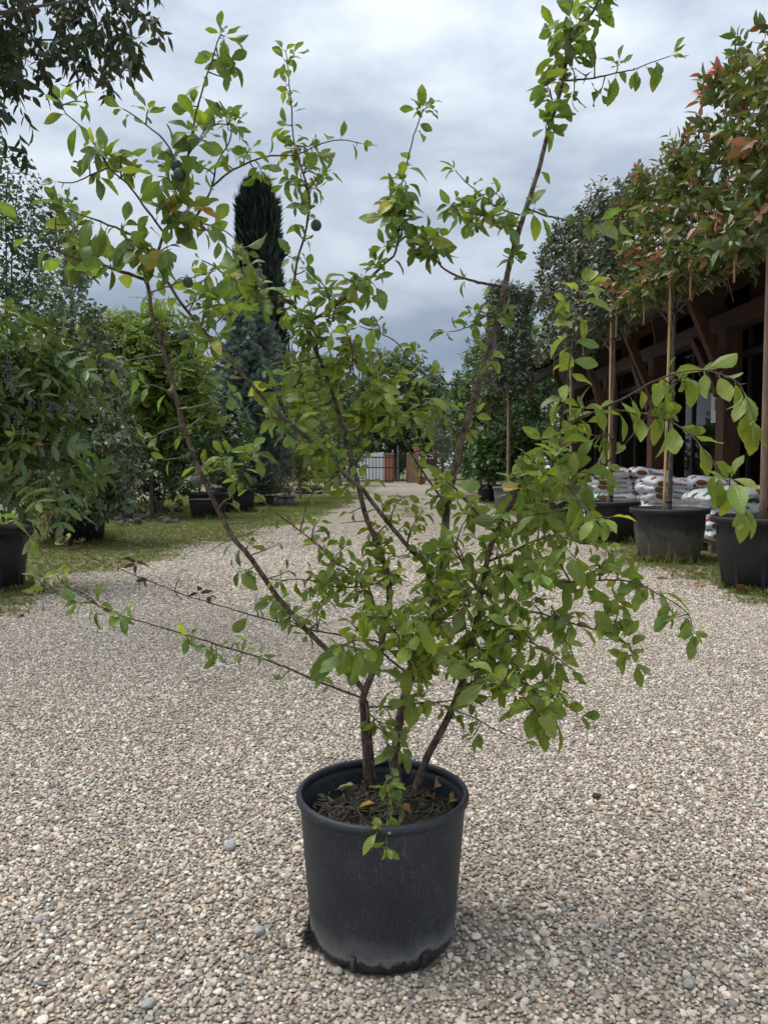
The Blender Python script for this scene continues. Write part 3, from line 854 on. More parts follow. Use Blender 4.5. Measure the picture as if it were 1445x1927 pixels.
def pebble_field(name, cell, ya, yb, smul):
    xs_ = np.arange(-6.5, 5.2, cell); yy = np.arange(ya, yb, cell * .866)
    X, Y = np.meshgrid(xs_, yy)
    X = X + (np.arange(len(yy)) % 2)[:, None] * cell / 2
    X = X.ravel(); Y = Y.ravel()
    X = X + rng.normal(0, cell * .27, len(X)); Y = Y + rng.normal(0, cell * .27, len(Y))
    k = np.abs(X) < .56 * Y + .55
    k &= rng.random(len(X)) > np.clip((Y - 9) / 6, 0, 1) * .8
    g = grass_density(X, Y)
    k &= rng.random(len(X)) > g * 1.25
    k &= np.hypot(X - POTX, Y - POTY) > .176
    # bare worn patches where the sand shows
    def nz(s): return np.sin(X * 3.3 * s + 1.2) * np.sin(Y * 2.9 * s + X * s) + .6 * np.sin(X * 7.1 * s + Y * 4.4 * s) * np.sin(Y * 6.3 * s - 1)
    bare = np.clip((nz(1.0) - .80) * 1.6, 0, 1) * .8 + .25 * np.clip(nz(3.1) - .7, 0, 1)
    for (bx, by, br) in ((POTX + .26, POTY + .02, .10), G(115, 1815)[:2].tolist() + [.055], G(1210, 1560)[:2].tolist() + [.16], G(330, 1350)[:2].tolist() + [.22]):
        bare = np.maximum(bare, .75 * np.exp(-((X - bx) ** 2 + (Y - by) ** 2) / br ** 2))
    k &= rng.random(len(X)) > bare * .7
    X = X[k]; Y = Y[k]; n = len(X)
    s = .0068 * smul * np.exp(rng.normal(-.02, .30, n))
    big = rng.random(n) < .010; s[big] *= rng.uniform(1.3, 1.7, big.sum())
    Z = -.0045 + rng.uniform(0, .0042, n)
    scl = np.stack([s * rng.uniform(.85, 1.3, n), s * rng.uniform(.75, 1.1, n), s * rng.uniform(.5, .78, n)], 1)
    rot = np.stack([rng.normal(0, .35, n), rng.normal(0, .35, n), rng.random(n) * 6.28], 1)
    cs = np.array([c for c, _ in PEB]); ws = np.array([w_ for _, w_ in PEB]); ws /= ws.sum()
    # tone drifts slowly over the yard
    ci = rng.choice(len(cs), n, p=ws)
    col = (cs[ci] * .86 + .14 * np.array([.45, .385, .31])) * (1 + rng.normal(0, .12, (n, 1))) * (1 + rng.normal(0, .012, (n, 3)))
    dn = np.sin(X * 1.9 + .7 * np.sin(Y * 1.3)) * np.sin(Y * 1.1 + 1.2 * np.sin(X * .9)) + .5 * np.sin(X * 5.1 + Y * 2.2) * np.sin(Y * 4.3 - X * 1.4) + .35 * np.sin(X * 11 - Y * 7)
    dirt = (np.clip((dn - .25) * .9, 0, 1) * .5 * (.4 + .6 * rng.random(n)))[:, None]      # stones dulled by dried mud
    col = col * (1 - dirt) + np.array([.30, .235, .175]) * dirt
    return (np.stack([X, Y, Z], 1), rot, scl, col.clip(.03, .8))
pf = [pebble_field('gravel', .0116, .85, 6.2, .83), pebble_field('gravel', .0185, 6.2, 14.5, 1.22)]
pf = [np.concatenate([a, b]) for a, b in zip(*pf)]
scatter('gravel', pf[0], pf[1], pf[2], PEBM, rng.integers(0, len(PEBM), len(pf[0])), pf[3])

# grass
def tuft_mesh(seed):
    r = np.random.default_rng(seed); V = []; T = []; C = []
    for i in range(13):
        a = r.random() * 6.28; lean = r.uniform(.15, 1.1); h = r.uniform(.5, 1.0)
        b0 = np.array([r.normal(0, .25), r.normal(0, .25), 0]); d = np.array([math.cos(a), math.sin(a), 0]); s = np.array([-d[1], d[0], 0]) * .035
        m1 = b0 + np.array([0, 0, h * .6]) + d * lean * .25; e = b0 + np.array([0, 0, h * .9]) + d * lean * .8
        k = len(V); V += [b0 - s, b0 + s, m1 + s * .7, m1 - s * .7, e]
        T += [(k, k + 1, k + 2), (k, k + 2, k + 3), (k + 3, k + 2, k + 4)]
        c = np.array([(.105, .155, .03), (.16, .185, .045), (.26, .235, .09), (.08, .135, .027)][r.choice(4, p=[.36, .32, .14, .18])]) * r.uniform(.8, 1.2)
        C += [c] * 5
    return tri_mesh('grass_tuft', np.array(V), np.array(T), M['grass'], np.array(C), None, False)
def grass_field():
    n = 150000
    Y = 4.4 + (30 - 4.4) * rng.random(n) ** 1.7; X = rng.uniform(-8, 5.4, n)
    d = grass_density(X, Y)
    k = (rng.random(n) < d ** 1.5 * 1.1) & (np.abs(X) < .56 * Y + 1.2)
    for (tx, ty, tr) in TUBS: k &= np.hypot(X - tx, Y - ty) > tr
    k &= ~((X > 3.9) & (Y > 9.9) & (Y < 15))
    X = X[k]; Y = Y[k]; n = len(X)
    s = .030 * np.exp(rng.normal(0, .3, n)) * (1 + .02 * Y)
    near = np.zeros(n, bool)
    for (tx, ty, tr) in TUBS: near |= (np.hypot(X - tx, Y - ty) < tr + .12)
    near &= rng.random(n) < .6
    s[near] *= 2.6
    tx, ty = G(190, 1010)[:2]; nn = np.hypot(X - tx, (Y - ty) * .5) < .35; s[nn] *= 2.4
    rot = np.stack([rng.normal(0, .15, n), rng.normal(0, .15, n), rng.random(n) * 6.28], 1)
    scl = np.stack([s * 1.2, s * 1.2, s * rng.uniform(.6, 1.2, n)], 1)
    scatter('grass', np.stack([X, Y, np.full(n, -.004)], 1), rot, scl, [tuft_mesh(i) for i in range(6)], rng.integers(0, 6, n))
TUBS = []

# ------------------------------------------------------------------ tubs
def make_tub(name, loc, rt, h, label, cat='tub', group=None, m='tub', rb=None, ribs=True, soil=True):
    rb = rb or rt * .76
    root = empty(name, loc, random.uniform(0, 6), label, cat, group)
    n = 40; t = .012
    MB().lathe([(0.0, .002), (rb - .02, 0.0), (rb, .012), (rb + (rt - rb) * .55, h * .62), (rt - .045, h - .075), (rt - .04, h - .07), (rt - t, h - .02), (rt - t, h - .001),
                (rt - t - .02, h - .001), (rt - .062, h - .07), (rb * .98, .02), (0, .02)], n).build('body', M[m], root)
    MB().lathe([(rt - t + .001, h - .055), (rt + .003, h - .052), (rt + .006, h - .012), (rt, h + .003), (rt - t, h + .006), (rt - .03, h + .002), (rt - .033, h - .02)], n).build('rim', M[m], root)
    if ribs:
        for i in range(10):
            a = i * math.tau / 10
            r1, r2 = rb + .004, rt - .042
            p1 = Vector((r1 * math.cos(a), r1 * math.sin(a), .02)); p2 = Vector((r2 * math.cos(a), r2 * math.sin(a), h - .09))
            MB().bar(p1, p2, .03, .012, up=(math.cos(a), math.sin(a), 0)).build('rib', M[m], root)
    if soil:
        b = MB(); q = []
        rs_ = [0, .3, .6, .85, 1.0]
        b.lathe([((rt - .05) * k, h - .06 + .015 * math.cos(k * 5)) for k in reversed(rs_[1:])] + [(.001, h - .04)], 24)
        b.build('soil', M['soil'], root)
    TUBS.append((loc[0], loc[1], rb))
    return root

# ------------------------------------------------------------------ timber hall on the right
def hall():
    root = empty('timber_hall', (5.8, 6, 0), 0, 'low dark timber hall with glazed front and overhanging eaves behind the potted trees', 'building')
    X0, Y0 = 5.8, 6.0
    def b(name, m, *boxes, parent=root):
        q = MB()
        for (x0, x1, y0, y1, z0, z1) in boxes: q.box(x0 - X0, x1 - X0, y0 - Y0, y1 - Y0, z0, z1)
        return q.build(name, M[m], parent)
    YA, YB = 5.5, 26.0
    b('plinth', 'concrete', (5.72, 5.92, YA, YB, 0, .58))
    b('sill', 'woodv', (5.62, 5.95, YA, YB, .583, .68))
    b('floor_slab', 'concrete', (5.93, 11, YA, YB, -.005, .03))
    b('back_wall', 'inner', (10.9, 11.1, YA, YB, .031, 4.3))
    b('back_wall', 'inner', (10.9, 11.1, YA, YB, 5.35, 5.9))
    for y in np.arange(YA + .1, YB, 1.7): b('back_mullion', 'mullion', (10.95, 11.05, y - .05, y + .05, 4.301, 5.349))
    b('back_pane', 'glass', (11.0, 11.008, YA + .15, YB - .15, 4.302, 5.348))
    b('end_wall', 'wood', (5.86, 10.89, YB - .2, YB - .01, .031, 5.5))
    b('end_wall', 'wood', (5.86, 10.89, YA + .01, YA + .2, .031, 5.5))
    b('transom', 'mullion', (5.74, 5.86, YA, YB, 2.86, 2.96))
    b('beam', 'wood', (5.50, 5.78, YA, YB, 3.32, 3.60))
    b('beam', 'wood', (4.86, 5.06, YA, YB, 3.86, 4.08))
    b('upper_boarding', 'wood', (5.80, 5.90, YA, YB, 3.604, 4.66))
    k = 0; y = YA + .25
    while y < YB - 1.0:
        y1 = y + 1.12
        b('mullion', 'mullion', (5.76, 5.85, y - .028, y + .028, .683, 2.857), (5.76, 5.85, y - .028, y + .028, 2.963, 3.316))
        b('pane', 'glass', (5.797, 5.805, y + .03, y1 - .03, .685, 2.855))
        b('pane', 'glass', (5.797, 5.805, y + .03, y1 - .03, 2.965, 3.315))
        if k % 2 == 0:
            b('transom_window', 'glass', (5.785, 5.795, y + .1, y1 - .1, 3.68, 4.0))
        y = y1; k += 1
    for y in np.arange(YA + .6, YB, 3.35):
        p = b('post', 'woodv', (5.46, 5.74, y - .15, y + .15, .684, 3.318))
        q = MB().bar((5.55 - X0, y - Y0, 2.45), (4.93 - X0, y - Y0, 3.86), .16, .14)
        q.build('brace', M['woodv'], p)
        q = MB().bar((5.48 - X0, y + .1 - Y0, 2.3), (5.48 - X0, y + 1.15 - Y0, 3.33), .12, .14)
        q.build('brace', M['woodv'], p)
    rf = MB()
    def roofz(x): return 4.33 + (x - 4.5) * .26
    A = [(4.5, YA - .4), (4.5, YB + .5), (11.4, YB + .5), (11.4, YA - .4)]
    V = [(x - X0, y - Y0, roofz(x)) for x, y in A] + [(x - X0, y - Y0, roofz(x) + .14) for x, y in A]
    rf.add(V, [(0, 1, 2, 3), (7, 6, 5, 4), (0, 4, 5, 1), (1, 5, 6, 2), (2, 6, 7, 3), (3, 7, 4, 0)])
    r = rf.build('roof', M['roofdark'], root)
    for y in np.arange(YA, YB + .4, .92):
        MB().bar((4.56 - X0, y - Y0, roofz(4.56) - .10), (5.79 - X0, y - Y0, roofz(5.79) - .10), .10, .19).build('rafter', M['wood'], root)
    g = MB(); pr = [(math.cos(a) * .075, math.sin(a) * .075) for a in np.linspace(math.pi, 2 * math.pi, 9)]
    V = [(4.42 + x - X0, yy - Y0, 4.36 + z) for yy in (YA - .4, YB + .5) for (x, z) in pr]
    V += [(4.42 + x * .9 - X0, yy - Y0, 4.36 + z * .9) for yy in (YA - .4, YB + .5) for (x, z) in pr]
    F_ = [(i, i + 1, 10 + i, 9 + i) for i in range(8)] + [(18 + i, 27 + i, 28 + i, 19 + i) for i in range(8)]
    F_ += [(0, 9, 27, 18), (8, 26, 35, 17)] + [(i, 18 + i, 19 + i, i + 1) for i in range(8)] + [(9 + i, 10 + i, 28 + i, 27 + i) for i in range(8)]
    g.add(V, F_, True); g.build('gutter', M['gutter'], r)
    # notice behind the glass
    yp = 5.78 * F_PX / (1340 - CX)
    pz = CAMH + (YH - 768) / F_PX * yp
    o = b('notice', 'paper', (5.786, 5.794, yp - .16, yp + .16, pz - .26, pz + .26))
    MB().box(-.016, -.0145, -.10, .02, -.05, .15).build('print', M['box'], o, (5.8 - X0, yp - Y0, pz))
    # furniture inside, seen through the panes
    for (yy, xx, w_, h_, m) in ((13.0, 7.2, 1.4, .85, 'box'), (11.3, 7.4, 1.2, .8, 'white'), (9.6, 7.2, 1.4, .9, 'box'), (15.5, 7.0, 1.0, 1.1, 'white'), (18, 7.2, 1.5, .9, 'box')):
        c = empty('display_table', (xx, yy, .03), 0, None, None)
        tag(c, 'low display table inside the timber hall, seen through the glass', 'table', 'display tables inside the hall')
        MB().box(-.4, .4, -w_ / 2, w_ / 2, h_ - .05, h_).build('tabletop', M['pallet'], c)
        for sx in (-.36, .36):
            for sy in (-w_ / 2 + .04, w_ / 2 - .04): MB().box(sx - .03, sx + .03, sy - .03, sy + .03, 0, h_ - .051).build('leg', M['pallet'], c)
        k = tag(link('goods_box', MB().box(-.2, .2, -.3, .3, 0, .35, .03).build('tmp', M[m]).data), 'goods box standing on a display table inside the hall', 'box', 'goods boxes inside the hall')
        bpy.data.objects.remove(bpy.data.objects['tmp']); k.location = (xx, yy, .03 + h_)
    t = tag(MB().box(-.25, .25, -.3, .3, 0, .45, .05).build('storage_bin', M['blue']), 'blue plastic bin behind the glass above the sack pile', 'bin')
    t.location = (6.35, 12.9, .035)
hall()

# ------------------------------------------------------------------ pallets and sacks
SL, SW, SH = .70, .46, .165
def sack_z(u, v): return (max(0, 1 - abs(u) ** 5)) ** .5 * (max(0, 1 - abs(v) ** 3.2)) ** .5
def sack_mesh(seed, m):
    r = np.random.default_rng(seed); nu, nv = 22, 14
    V = []; Fc = []
    us = -np.cos(np.linspace(0, math.pi, nu)); vs = -np.cos(np.linspace(0, math.pi, nv))
    ks = r.normal(0, 1, (4, 2)) * 5; ph = r.random(4) * 6
    def wr(u, v): return sum(math.sin(ks[i] @ (u, v) + ph[i]) for i in range(4)) * .09
    for sgn in (1, -1):
        for u in us:
            for v in vs:
                z = sgn * SH / 2 * sack_z(u, v) * (1 + wr(u, v) * (1 if sgn > 0 else .3)) * 1.12
                V.append((v * SW / 2 * (1 - .04 * u * u), u * SL / 2 * (1 - .06 * v * v), z))
    for s in (0, 1):
        o = s * nu * nv
        for i in range(nu - 1):
            for j in range(nv - 1):
                a = o + i * nv + j; q = (a, a + 1, a + nv + 1, a + nv)
                Fc.append(q if s else q[::-1])
    me = bpy.data.meshes.new('sack'); me.from_pydata(V, [], Fc); me.materials.append(m)
    me.polygons.foreach_set('use_smooth', [True] * len(me.polygons)); me.update()
    return me
SACKS = {k: [sack_mesh(s + (10 if k == 'b' else 0), M['sack_' + k]) for s in range(3)] for k in 'ab'}
def text_mesh(txt, size, s0, zc, m):
    """lettering laid on the bulging front side of a sack (front faces -x, reads towards -y)"""
    cu = bpy.data.curves.new('txt', 'FONT'); cu.body = txt; cu.size = size; cu.extrude = 0; cu.offset = .0016; cu.resolution_u = 2
    to = bpy.data.objects.new('txt', cu)
    COL.objects.link(to)
    dg = bpy.context.evaluated_depsgraph_get()
    me = bpy.data.meshes.new_from_object(to.evaluated_get(dg))
    bpy.data.objects.remove(to)
    for v in me.vertices:
        s, t_ = v.co.x, v.co.y
        y = s0 - s; z = zc + t_
        u = y / (SL / 2); zz = min(.97, abs(z) / (SH / 2 * 1.4 * max(.2, (max(0, 1 - abs(u) ** 5)) ** .5)))
        x = -((1 - zz * zz) ** (1 / 3.2)) * SW / 2 - .005
        v.co = (x, y, z)
    me.materials.clear(); me.materials.append(m); me.update()
    return me
TXT = {'a': [text_mesh('Rindenmulch', .056, .09, -.005, M['ink']), text_mesh('Mediterran', .058, .09, .0, M['redink'])],
       'b': [text_mesh('Pflanzerde', .060, .09, -.005, M['ink'])]}
def disc_mesh():
    V = []; n = 14
    for i in range(n):
        a = i * math.tau / n; y = -.29 + .026 * math.cos(a); z = .012 + .026 * math.sin(a)
        zz = min(.97, abs(z) / (SH / 2 * 1.4 * (1 - abs(y / (SL / 2)) ** 5) ** .5)); V.append((-((1 - zz * zz) ** (1 / 3.2)) * SW / 2 - .006, y, z))
    me = bpy.data.meshes.new('seal'); me.from_pydata(V, [], [tuple(range(n))]); me.materials.append(M['redink']); me.update()
    return me
SEAL = disc_mesh()
ORD = ['lowest', 'second', 'third', 'fourth', 'fifth', 'sixth', 'seventh', 'eighth']
def pallet(x, y, label):
    root = empty('pallet', (x, y, 0), R(90), label, 'pallet', None)
    for i in range(5): MB().box(-.4, .4, -.6 + i * .27, -.48 + i * .27, .124, .146).build('top_board', M['pallet'], root)
    for sx in (-.4, -.05, .3):
        MB().box(sx, sx + .1, -.6, .6, .10, .1235).build('stringer', M['pallet'], root)
        MB().box(sx, sx + .1, -.6, .6, 0, .02).build('bottom_board', M['pallet'], root)
        for sy in (-.6, -.07, .46): MB().box(sx, sx + .1, sy, sy + .14, .0205, .0995).build('block', M['pallet'], root)
def stack(x, y, layers, kinds, where, top=4):
    """sacks in layers of four, printed side facing the drive"""
    pallet(x, y, 'wooden pallet under the sacks of the ' + where)
    z = .146
    for l in range(layers):
        n = 4 if l < layers - 2 else (3 if l < layers - 1 else top)
        sh = random.uniform(-.05, .05)
        for i in range(n):
            sx = -.2 if i < 2 else .2; sy = -.31 if i % 2 else .31
            k = kinds[l % len(kinds)]
            o = link('mulch_sack' if k == 'a' else 'soil_sack', SACKS[k][random.randrange(3)])
            o.location = (x - sy + sh + random.uniform(-.04, .04), y + sx + random.uniform(-.04, .03), z + SH * .45)
            o.rotation_euler = (random.uniform(-.17, .17), random.uniform(-.14, .14), R(90) + random.uniform(-.25, .25))
            w_ = 'white bark mulch sack' if k == 'a' else 'white planting soil sack'
            lv = 'topmost' if l == layers - 1 else ORD[l]
            tag(o, '%s, %s layer, %s row of the %s' % (w_, lv, 'front' if i < 2 else 'back', where), 'sack', 'sacks in the ' + where)
            if i < 2:
                link('lettering', TXT[k][l % len(TXT[k])], o)
                if k == 'a': link('seal', SEAL, o)
        z += SH * .78
stack(4.78, 10.35, 5, 'babbb', 'low pile behind the muddy tub')
stack(4.62, 11.95, 6, 'baaaaa', 'middle pile beside the hall', 2)
stack(4.12, 13.25, 7, 'ababaaa', 'highest pile before the glass', 2)

# ------------------------------------------------------------------ far end of the yard: gate, pillars, panel, shelter
def far_end():
    Yg = 54.0
    def gx(px, Y=Yg): return (px - CX) / F_PX * Y
    def gz(py, Y=Yg): return CAMH + (YH - py) / F_PX * Y
    o = empty('gate_pillar', (gx(776), Yg, -.01), 0, 'broad dull red plastered pillar at the free end of the iron gate', 'pillar')
    MB().box(gx(765) - gx(776), gx(788) - gx(776), -.4, .4, 0, gz(852), .03).build('shaft', M['plaster'], o)
    MB().box(gx(779) - gx(776), gx(788) - gx(776), -.3, .3, gz(852) + .001, gz(842), .02).build('cap', M['plasterbright'], o)
    o = empty('gate_pillar', (gx(731), Yg + .3, -.01), 0, 'bright orange plastered pillar behind the iron gate bars', 'pillar')
    MB().box(gx(722) - gx(731), gx(741) - gx(731), -.4, .4, 0, gz(856), .03).build('shaft', M['plasterbright'], o)
    MB().box(gx(722) - gx(731) - .05, gx(741) - gx(731) + .05, -.45, .45, gz(856) + .001, gz(853), .01).build('cap', M['plaster'], o)
    o = empty('iron_gate', (gx(716), Yg - .5, 0), 0, 'black iron bar gate closing the far end of the gravel drive', 'gate')
    x0, x1 = gx(664) - gx(716), gx(764) - gx(716)
    n = 17
    for i in range(n):
        x = x0 + (x1 - x0) * i / (n - 1); MB().box(x - .022, x + .022, -.02, .02, .02, 1.85).build('bar', M['iron'], o)
    for z in (.1, 1.0, 1.7): MB().box(x0, x1, -.045, -.0205, z, z + .07).build('rail', M['iron'], o)
    o = empty('metal_panel', (gx(690), 57, 0), 0, 'white ribbed metal panel standing behind the iron gate', 'panel')
    y = 57; xa, xb = gx(655, y) - gx(690, y), gx(721, y) - gx(690, y)
    for i in range(14):
        a = xa + (xb - xa) * i / 14; c = a + (xb - xa) / 14
        MB().box(a + .01, c - .01, -.03, .03, .1, gz(851, y) - .25 * (13 - i) / 13, .01).build('rib_sheet', M['white'], o)
    MB().box(xa, xb, .035, .09, .05, gz(853, y) - .3).build('frame', M['zinc'], o)
    o = tag(MB().box(-.035, .035, -.035, .035, 0, 2.6, .01).build('lamp_post', M['zinc']), 'thin pale metal post between the pillars of the gate', 'post')
    o.location = (gx(749), Yg + 1.2, -.01)
    o = empty('wooden_shelter', (gx(806, 48), 48, -.01), 0, 'small open wooden shelter with sloping dark roof beside the red pillar', 'shelter')
    for x in (-.45, .45):
        for yy in (-.4, .4): MB().box(x - .05, x + .05, yy - .05, yy + .05, 0, 2.45 + x * .1).build('post', M['woodv'], o)
    MB().bar((-.75, 0, 2.42), (.75, 0, 2.68), .9, .08, up=(0, 0, 1)).build('roof', M['roofdark'], o)
    MB().box(-.4, .4, -.02, .02, 1.0, 1.6).build('board', M['wood'], o)
    tb = make_tub('terracotta_pot', (gx(793, 50), 50, -.01), .3, .5, 'terracotta pot at the foot of the red pillar', 'pot', None, 'terracotta', ribs=False)
    return
far_end()

# ------------------------------------------------------------------ background plants
def EL(px, py, Y, wpx, hpx, ry=None):
    c = P(px, py, Y); s = Y / F_PX
    return (c[0], c[1], c[2], wpx * s, ry if ry else wpx * s, hpx * s)
def colpal(cols, wts, var=.18):
    return lambda n, t, p: palette(n, cols, wts, var)
DARK = colpal([(.030, .045, .022), (.042, .06, .025), (.06, .075, .03), (.065, .055, .035)], [4, 4, 2, 1])
LAUREL = colpal([(.055, .11, .028), (.075, .14, .033), (.11, .18, .045), (.045, .08, .027)], [3, 4, 2, 2])
SILVER = colpal([(.125, .17, .085), (.17, .215, .12), (.09, .13, .065), (.28, .305, .21)], [4, 4, 3, 1])
SILVERD = colpal([(.088, .106, .062), (.125, .14, .09), (.06, .074, .045), (.21, .22, .165)], [4, 4, 3, 1])
YGREEN = colpal([(.17, .25, .045), (.22, .29, .06), (.13, .20, .04), (.27, .29, .09)], [4, 3, 3, 1])
PALE = colpal([(.25, .27, .11), (.3, .3, .14), (.19, .24, .09), (.32, .25, .13)], [4, 3, 3, 1])
GOLD = colpal([(.22, .24, .03), (.17, .21, .03), (.10, .15, .03), (.28, .26, .05)], [4, 3, 3, 1])
MIDG = colpal([(.070, .125, .04), (.095, .16, .05), (.05, .09, .034), (.13, .19, .06)], [4, 4, 3, 1.5])
BLUES = colpal([(.25, .325, .28), (.32, .395, .34), (.18, .25, .205), (.40, .47, .41)], [4, 4, 3, 1.5], .15)
CYP = colpal([(.020, .036, .026), (.030, .050, .033), (.042, .066, .04)], [4, 4, 2])
GINK = colpal([(.06, .115, .06), (.085, .14, .07), (.045, .085, .048)], [4, 3, 3])
OLIVE = colpal([(.12, .15, .10), (.16, .18, .13), (.09, .12, .08)], [4, 3, 3])
MAHOC = colpal([(.105, .165, .04), (.08, .13, .038), (.17, .23, .05), (.34, .14, .05), (.38, .26, .08)], [6, 5, 4, .02, .08])
def PHOTINIA(n, t, p):
    c = palette(n, [(.115, .17, .05), (.155, .195, .055), (.205, .21, .06), (.08, .125, .045)], [4, 4, 3, 3])
    red = palette(n, [(.42, .14, .11), (.48, .20, .15), (.33, .16, .085), (.28, .11, .09)], [4, 3, 2, 2])
    tipw = (t > .66) & (rng.random(n) < .6)
    # whole shoots flush red together
    k = (np.sin(p[:, 0] * 9 + p[:, 1] * 7.3) + np.sin(p[:, 2] * 8.1 + p[:, 1] * 4.1)) > .25
    return np.where((tipw & k)[:, None], red, c)

def plant(name, label, cat, base, trunks, tw, k, size, shapes, key, colf, m, nl=10, lr=.02, group=None, nobj=0, tm='trunk', crown='crown', **kw):
    base = np.array(base, float)
    root = empty(name, base, 0, label, cat, group)
    for (pts, r0, r1) in trunks:
        pp = smooth_path(pts, .15, .004)
        V, Q, _ = tube_arrays(pp - base, np.linspace(r0, r1, len(pp)), 9)
        link('trunk', tri_mesh('trunk', V, Q, M[tm]), root)
    S, D, Ln = tw
    if nl and trunks: limbs(root, base, smooth_path(trunks[0][0], .15), S, D, Ln, nl, lr, M[tm])
    foliage(root, base, S, D, Ln, k, size, shapes, key, colf, m, nobj, crown, **kw)
    return root

def trunkline(b, top, wob_=.05, n=4):
    b = np.array(b, float); top = np.array(top, float)
    return [b + (top - b) * i / n + (np.array([random.uniform(-wob_, wob_), random.uniform(-wob_, wob_), 0]) if 0 < i < n else 0) for i in range(n + 1)]

# -- the row of trained trees along the hall
TX = 3.36
def espalier(Y, X, y0, y1, z0, z1, tub_m, tlabel, label, kind, rt=.42, th=.60, stakes=1, nobj=0, hx=.36, tub=True, dens=1.0, lean=0.0, stake='bamboo', name='espalier_tree'):
    zs = .0
    if tub:
        make_tub('tree_tub', (X, Y, -.004), rt, th, tlabel, 'tub', None, tub_m)
        zs = th - .05
    base = np.array([X, Y, zs])
    top = np.array([X, (Y * 2 + (y0 + y1) / 2) / 3, z1 - .3])
    tr = [base + (0, 0, -.02), base + (.01, .01, 1.0), np.array([X + .01, Y + .01, z0 + .1]), (top + np.array([X, Y, z0])) / 2, top]
    n = int(620 * dens * (y1 - y0) / 2.3 * (z1 - z0) / 2.1)
    tw = box_twigs((X, (y0 + y1) / 2, (z0 + z1) / 2), (hx, (y1 - y0) / 2, (z1 - z0) / 2), n, .30 if kind == 'photinia' else .26, seed=int(Y * 10), up=.35 if kind == 'photinia' else .15)
    if kind == 'photinia':
        r = plant(name, label, 'tree', base, [(tr, .030, .012)], tw, 11, .105, OVAL, 'ph', PHOTINIA, M['glossleaf'], 34, .012, nobj=nobj, alpha=(35, 70), droop=.05, upb=.5, tipbias=.25)
    else:
        r = plant(name, label, 'tree', base, [(tr, .030, .012)], tw, 13, .085, OVAL, 'el', SILVERD if kind == 'eld' else (LAUREL if kind == 'laurel' else SILVERD), M['silverleaf'] if kind != 'laurel' else M['glossleaf'], 26, .012, nobj=nobj, alpha=(45, 80), droop=.45, upb=.3)
    def loc(p): return np.array(p, float) - base
    # stake tied to the stem, cross bars of the training frame
    dx = -.05
    sp = smooth_path([loc((X + dx + lean, Y - .045, zs - .05)), loc((X + dx + lean * .5, Y - .04, z0 * .55)), loc((X + dx, Y - .04, z0 + .35))], .25)
    rad = np.full(len(sp), .019 if stake == 'bamboo' else .032)
    b = MB().tube(sp, rad, 8)
    st = b.build('stake', M['bamboo' if stake == 'bamboo' else 'stakewood'], r)
    if stake == 'bamboo':
        for i in range(1, len(sp) - 1):
            MB().tube([sp[i] - (0, 0, .008), sp[i], sp[i] + (0, 0, .008)], [.0195, .023, .0195], 8, False).build('node', M['bamboo'], st)
    for z in (zs + .12, zs + .95, z0 - .25):
        MB().lathe([(.045, -.012), (.052, 0), (.045, .012)], 10, (dx * .5, -.02, z - zs)).build('tie', M['tie'], r)
    for z in np.arange(z0 + .08, z1 - .2, .62):
        MB().tube([loc((X - .07, y0 + .05, z - .03)), loc((X - .07, (y0 + y1) / 2, z)), loc((X - .07, y1 - .05, z - .02))], .012, 6).build('cross_bar', M['bamboo'], r)
    for yy in (y0 + .35, y1 - .35):
        MB().tube([loc((X - .10, yy, z0 - .28)), loc((X - .10, yy, z0 + .6)), loc((X - .10, yy, z1 - .3))], .011, 6).build('upright_cane', M['bamboo'], r)
    for q in range(2):
        yy = random.uniform(y0 + .3, y1 - .3); l = random.uniform(.35, .7)
        MB().tube([loc((X - .12, yy, z0 + .05)), loc((X - .14, yy + .03, z0 - l * .5)), loc((X - .10, yy - .02, z0 - l))], .004, 5).build('string', M['cord'], r)
    return r
espalier(7.05, 3.45, 5.6, 7.95, 3.15, 4.80, 'tub', 'clean black tub with chalky foot, holding the tree with a brown square stake', 'photinia espalier with red shoots on a plain grey-brown stake', 'photinia', .46, .66, nobj=170, stake='wood', name='photinia_tree')
espalier(9.25, 3.38, 8.15, 10.35, 3.18, 4.58, 'tubdirty', 'black tub smeared with dried tan mud on its lower half', 'photinia espalier with red shoots on a tall bamboo stake in the muddy tub', 'photinia', .45, .62, nobj=170, lean=-.03, name='photinia_tree')
espalier(11.5, 3.34, 10.7, 13.2, 3.2, 5.1, 'tub', 'plain black tub just beyond the muddy tub', 'grey-green silverberry espalier with a slim grey trunk beside a bamboo cane', 'el', .42, .60, name='silverberry_tree', dens=1.15)
espalier(14.0, 3.34, 13.3, 15.4, 3.15, 5.35, 'tub', 'black tub half hidden behind the plum leaves, third beyond the plain tub', 'silverberry espalier with leaning thin cane, second along the row', 'el', .42, .60, lean=.05, name='silverberry_tree', dens=1.1)
espalier(19.9, 3.18, 19.3, 20.6, 3.05, 5.6, 'tubgrey', 'greyish tub standing near the far end of the hall', 'silverberry espalier at the far corner of the hall roof', 'el', .42, .60, name='silverberry_tree', dens=2.4, hx=.52)
espalier(24.6, 3.3, 23.3, 26.0, 2.9, 5.0, 'tub', 'black tub at the dark foot of the laurels', 'small espalier with a tagged cane in front of the laurels', 'laurel', .40, .55, name='laurel_espalier')

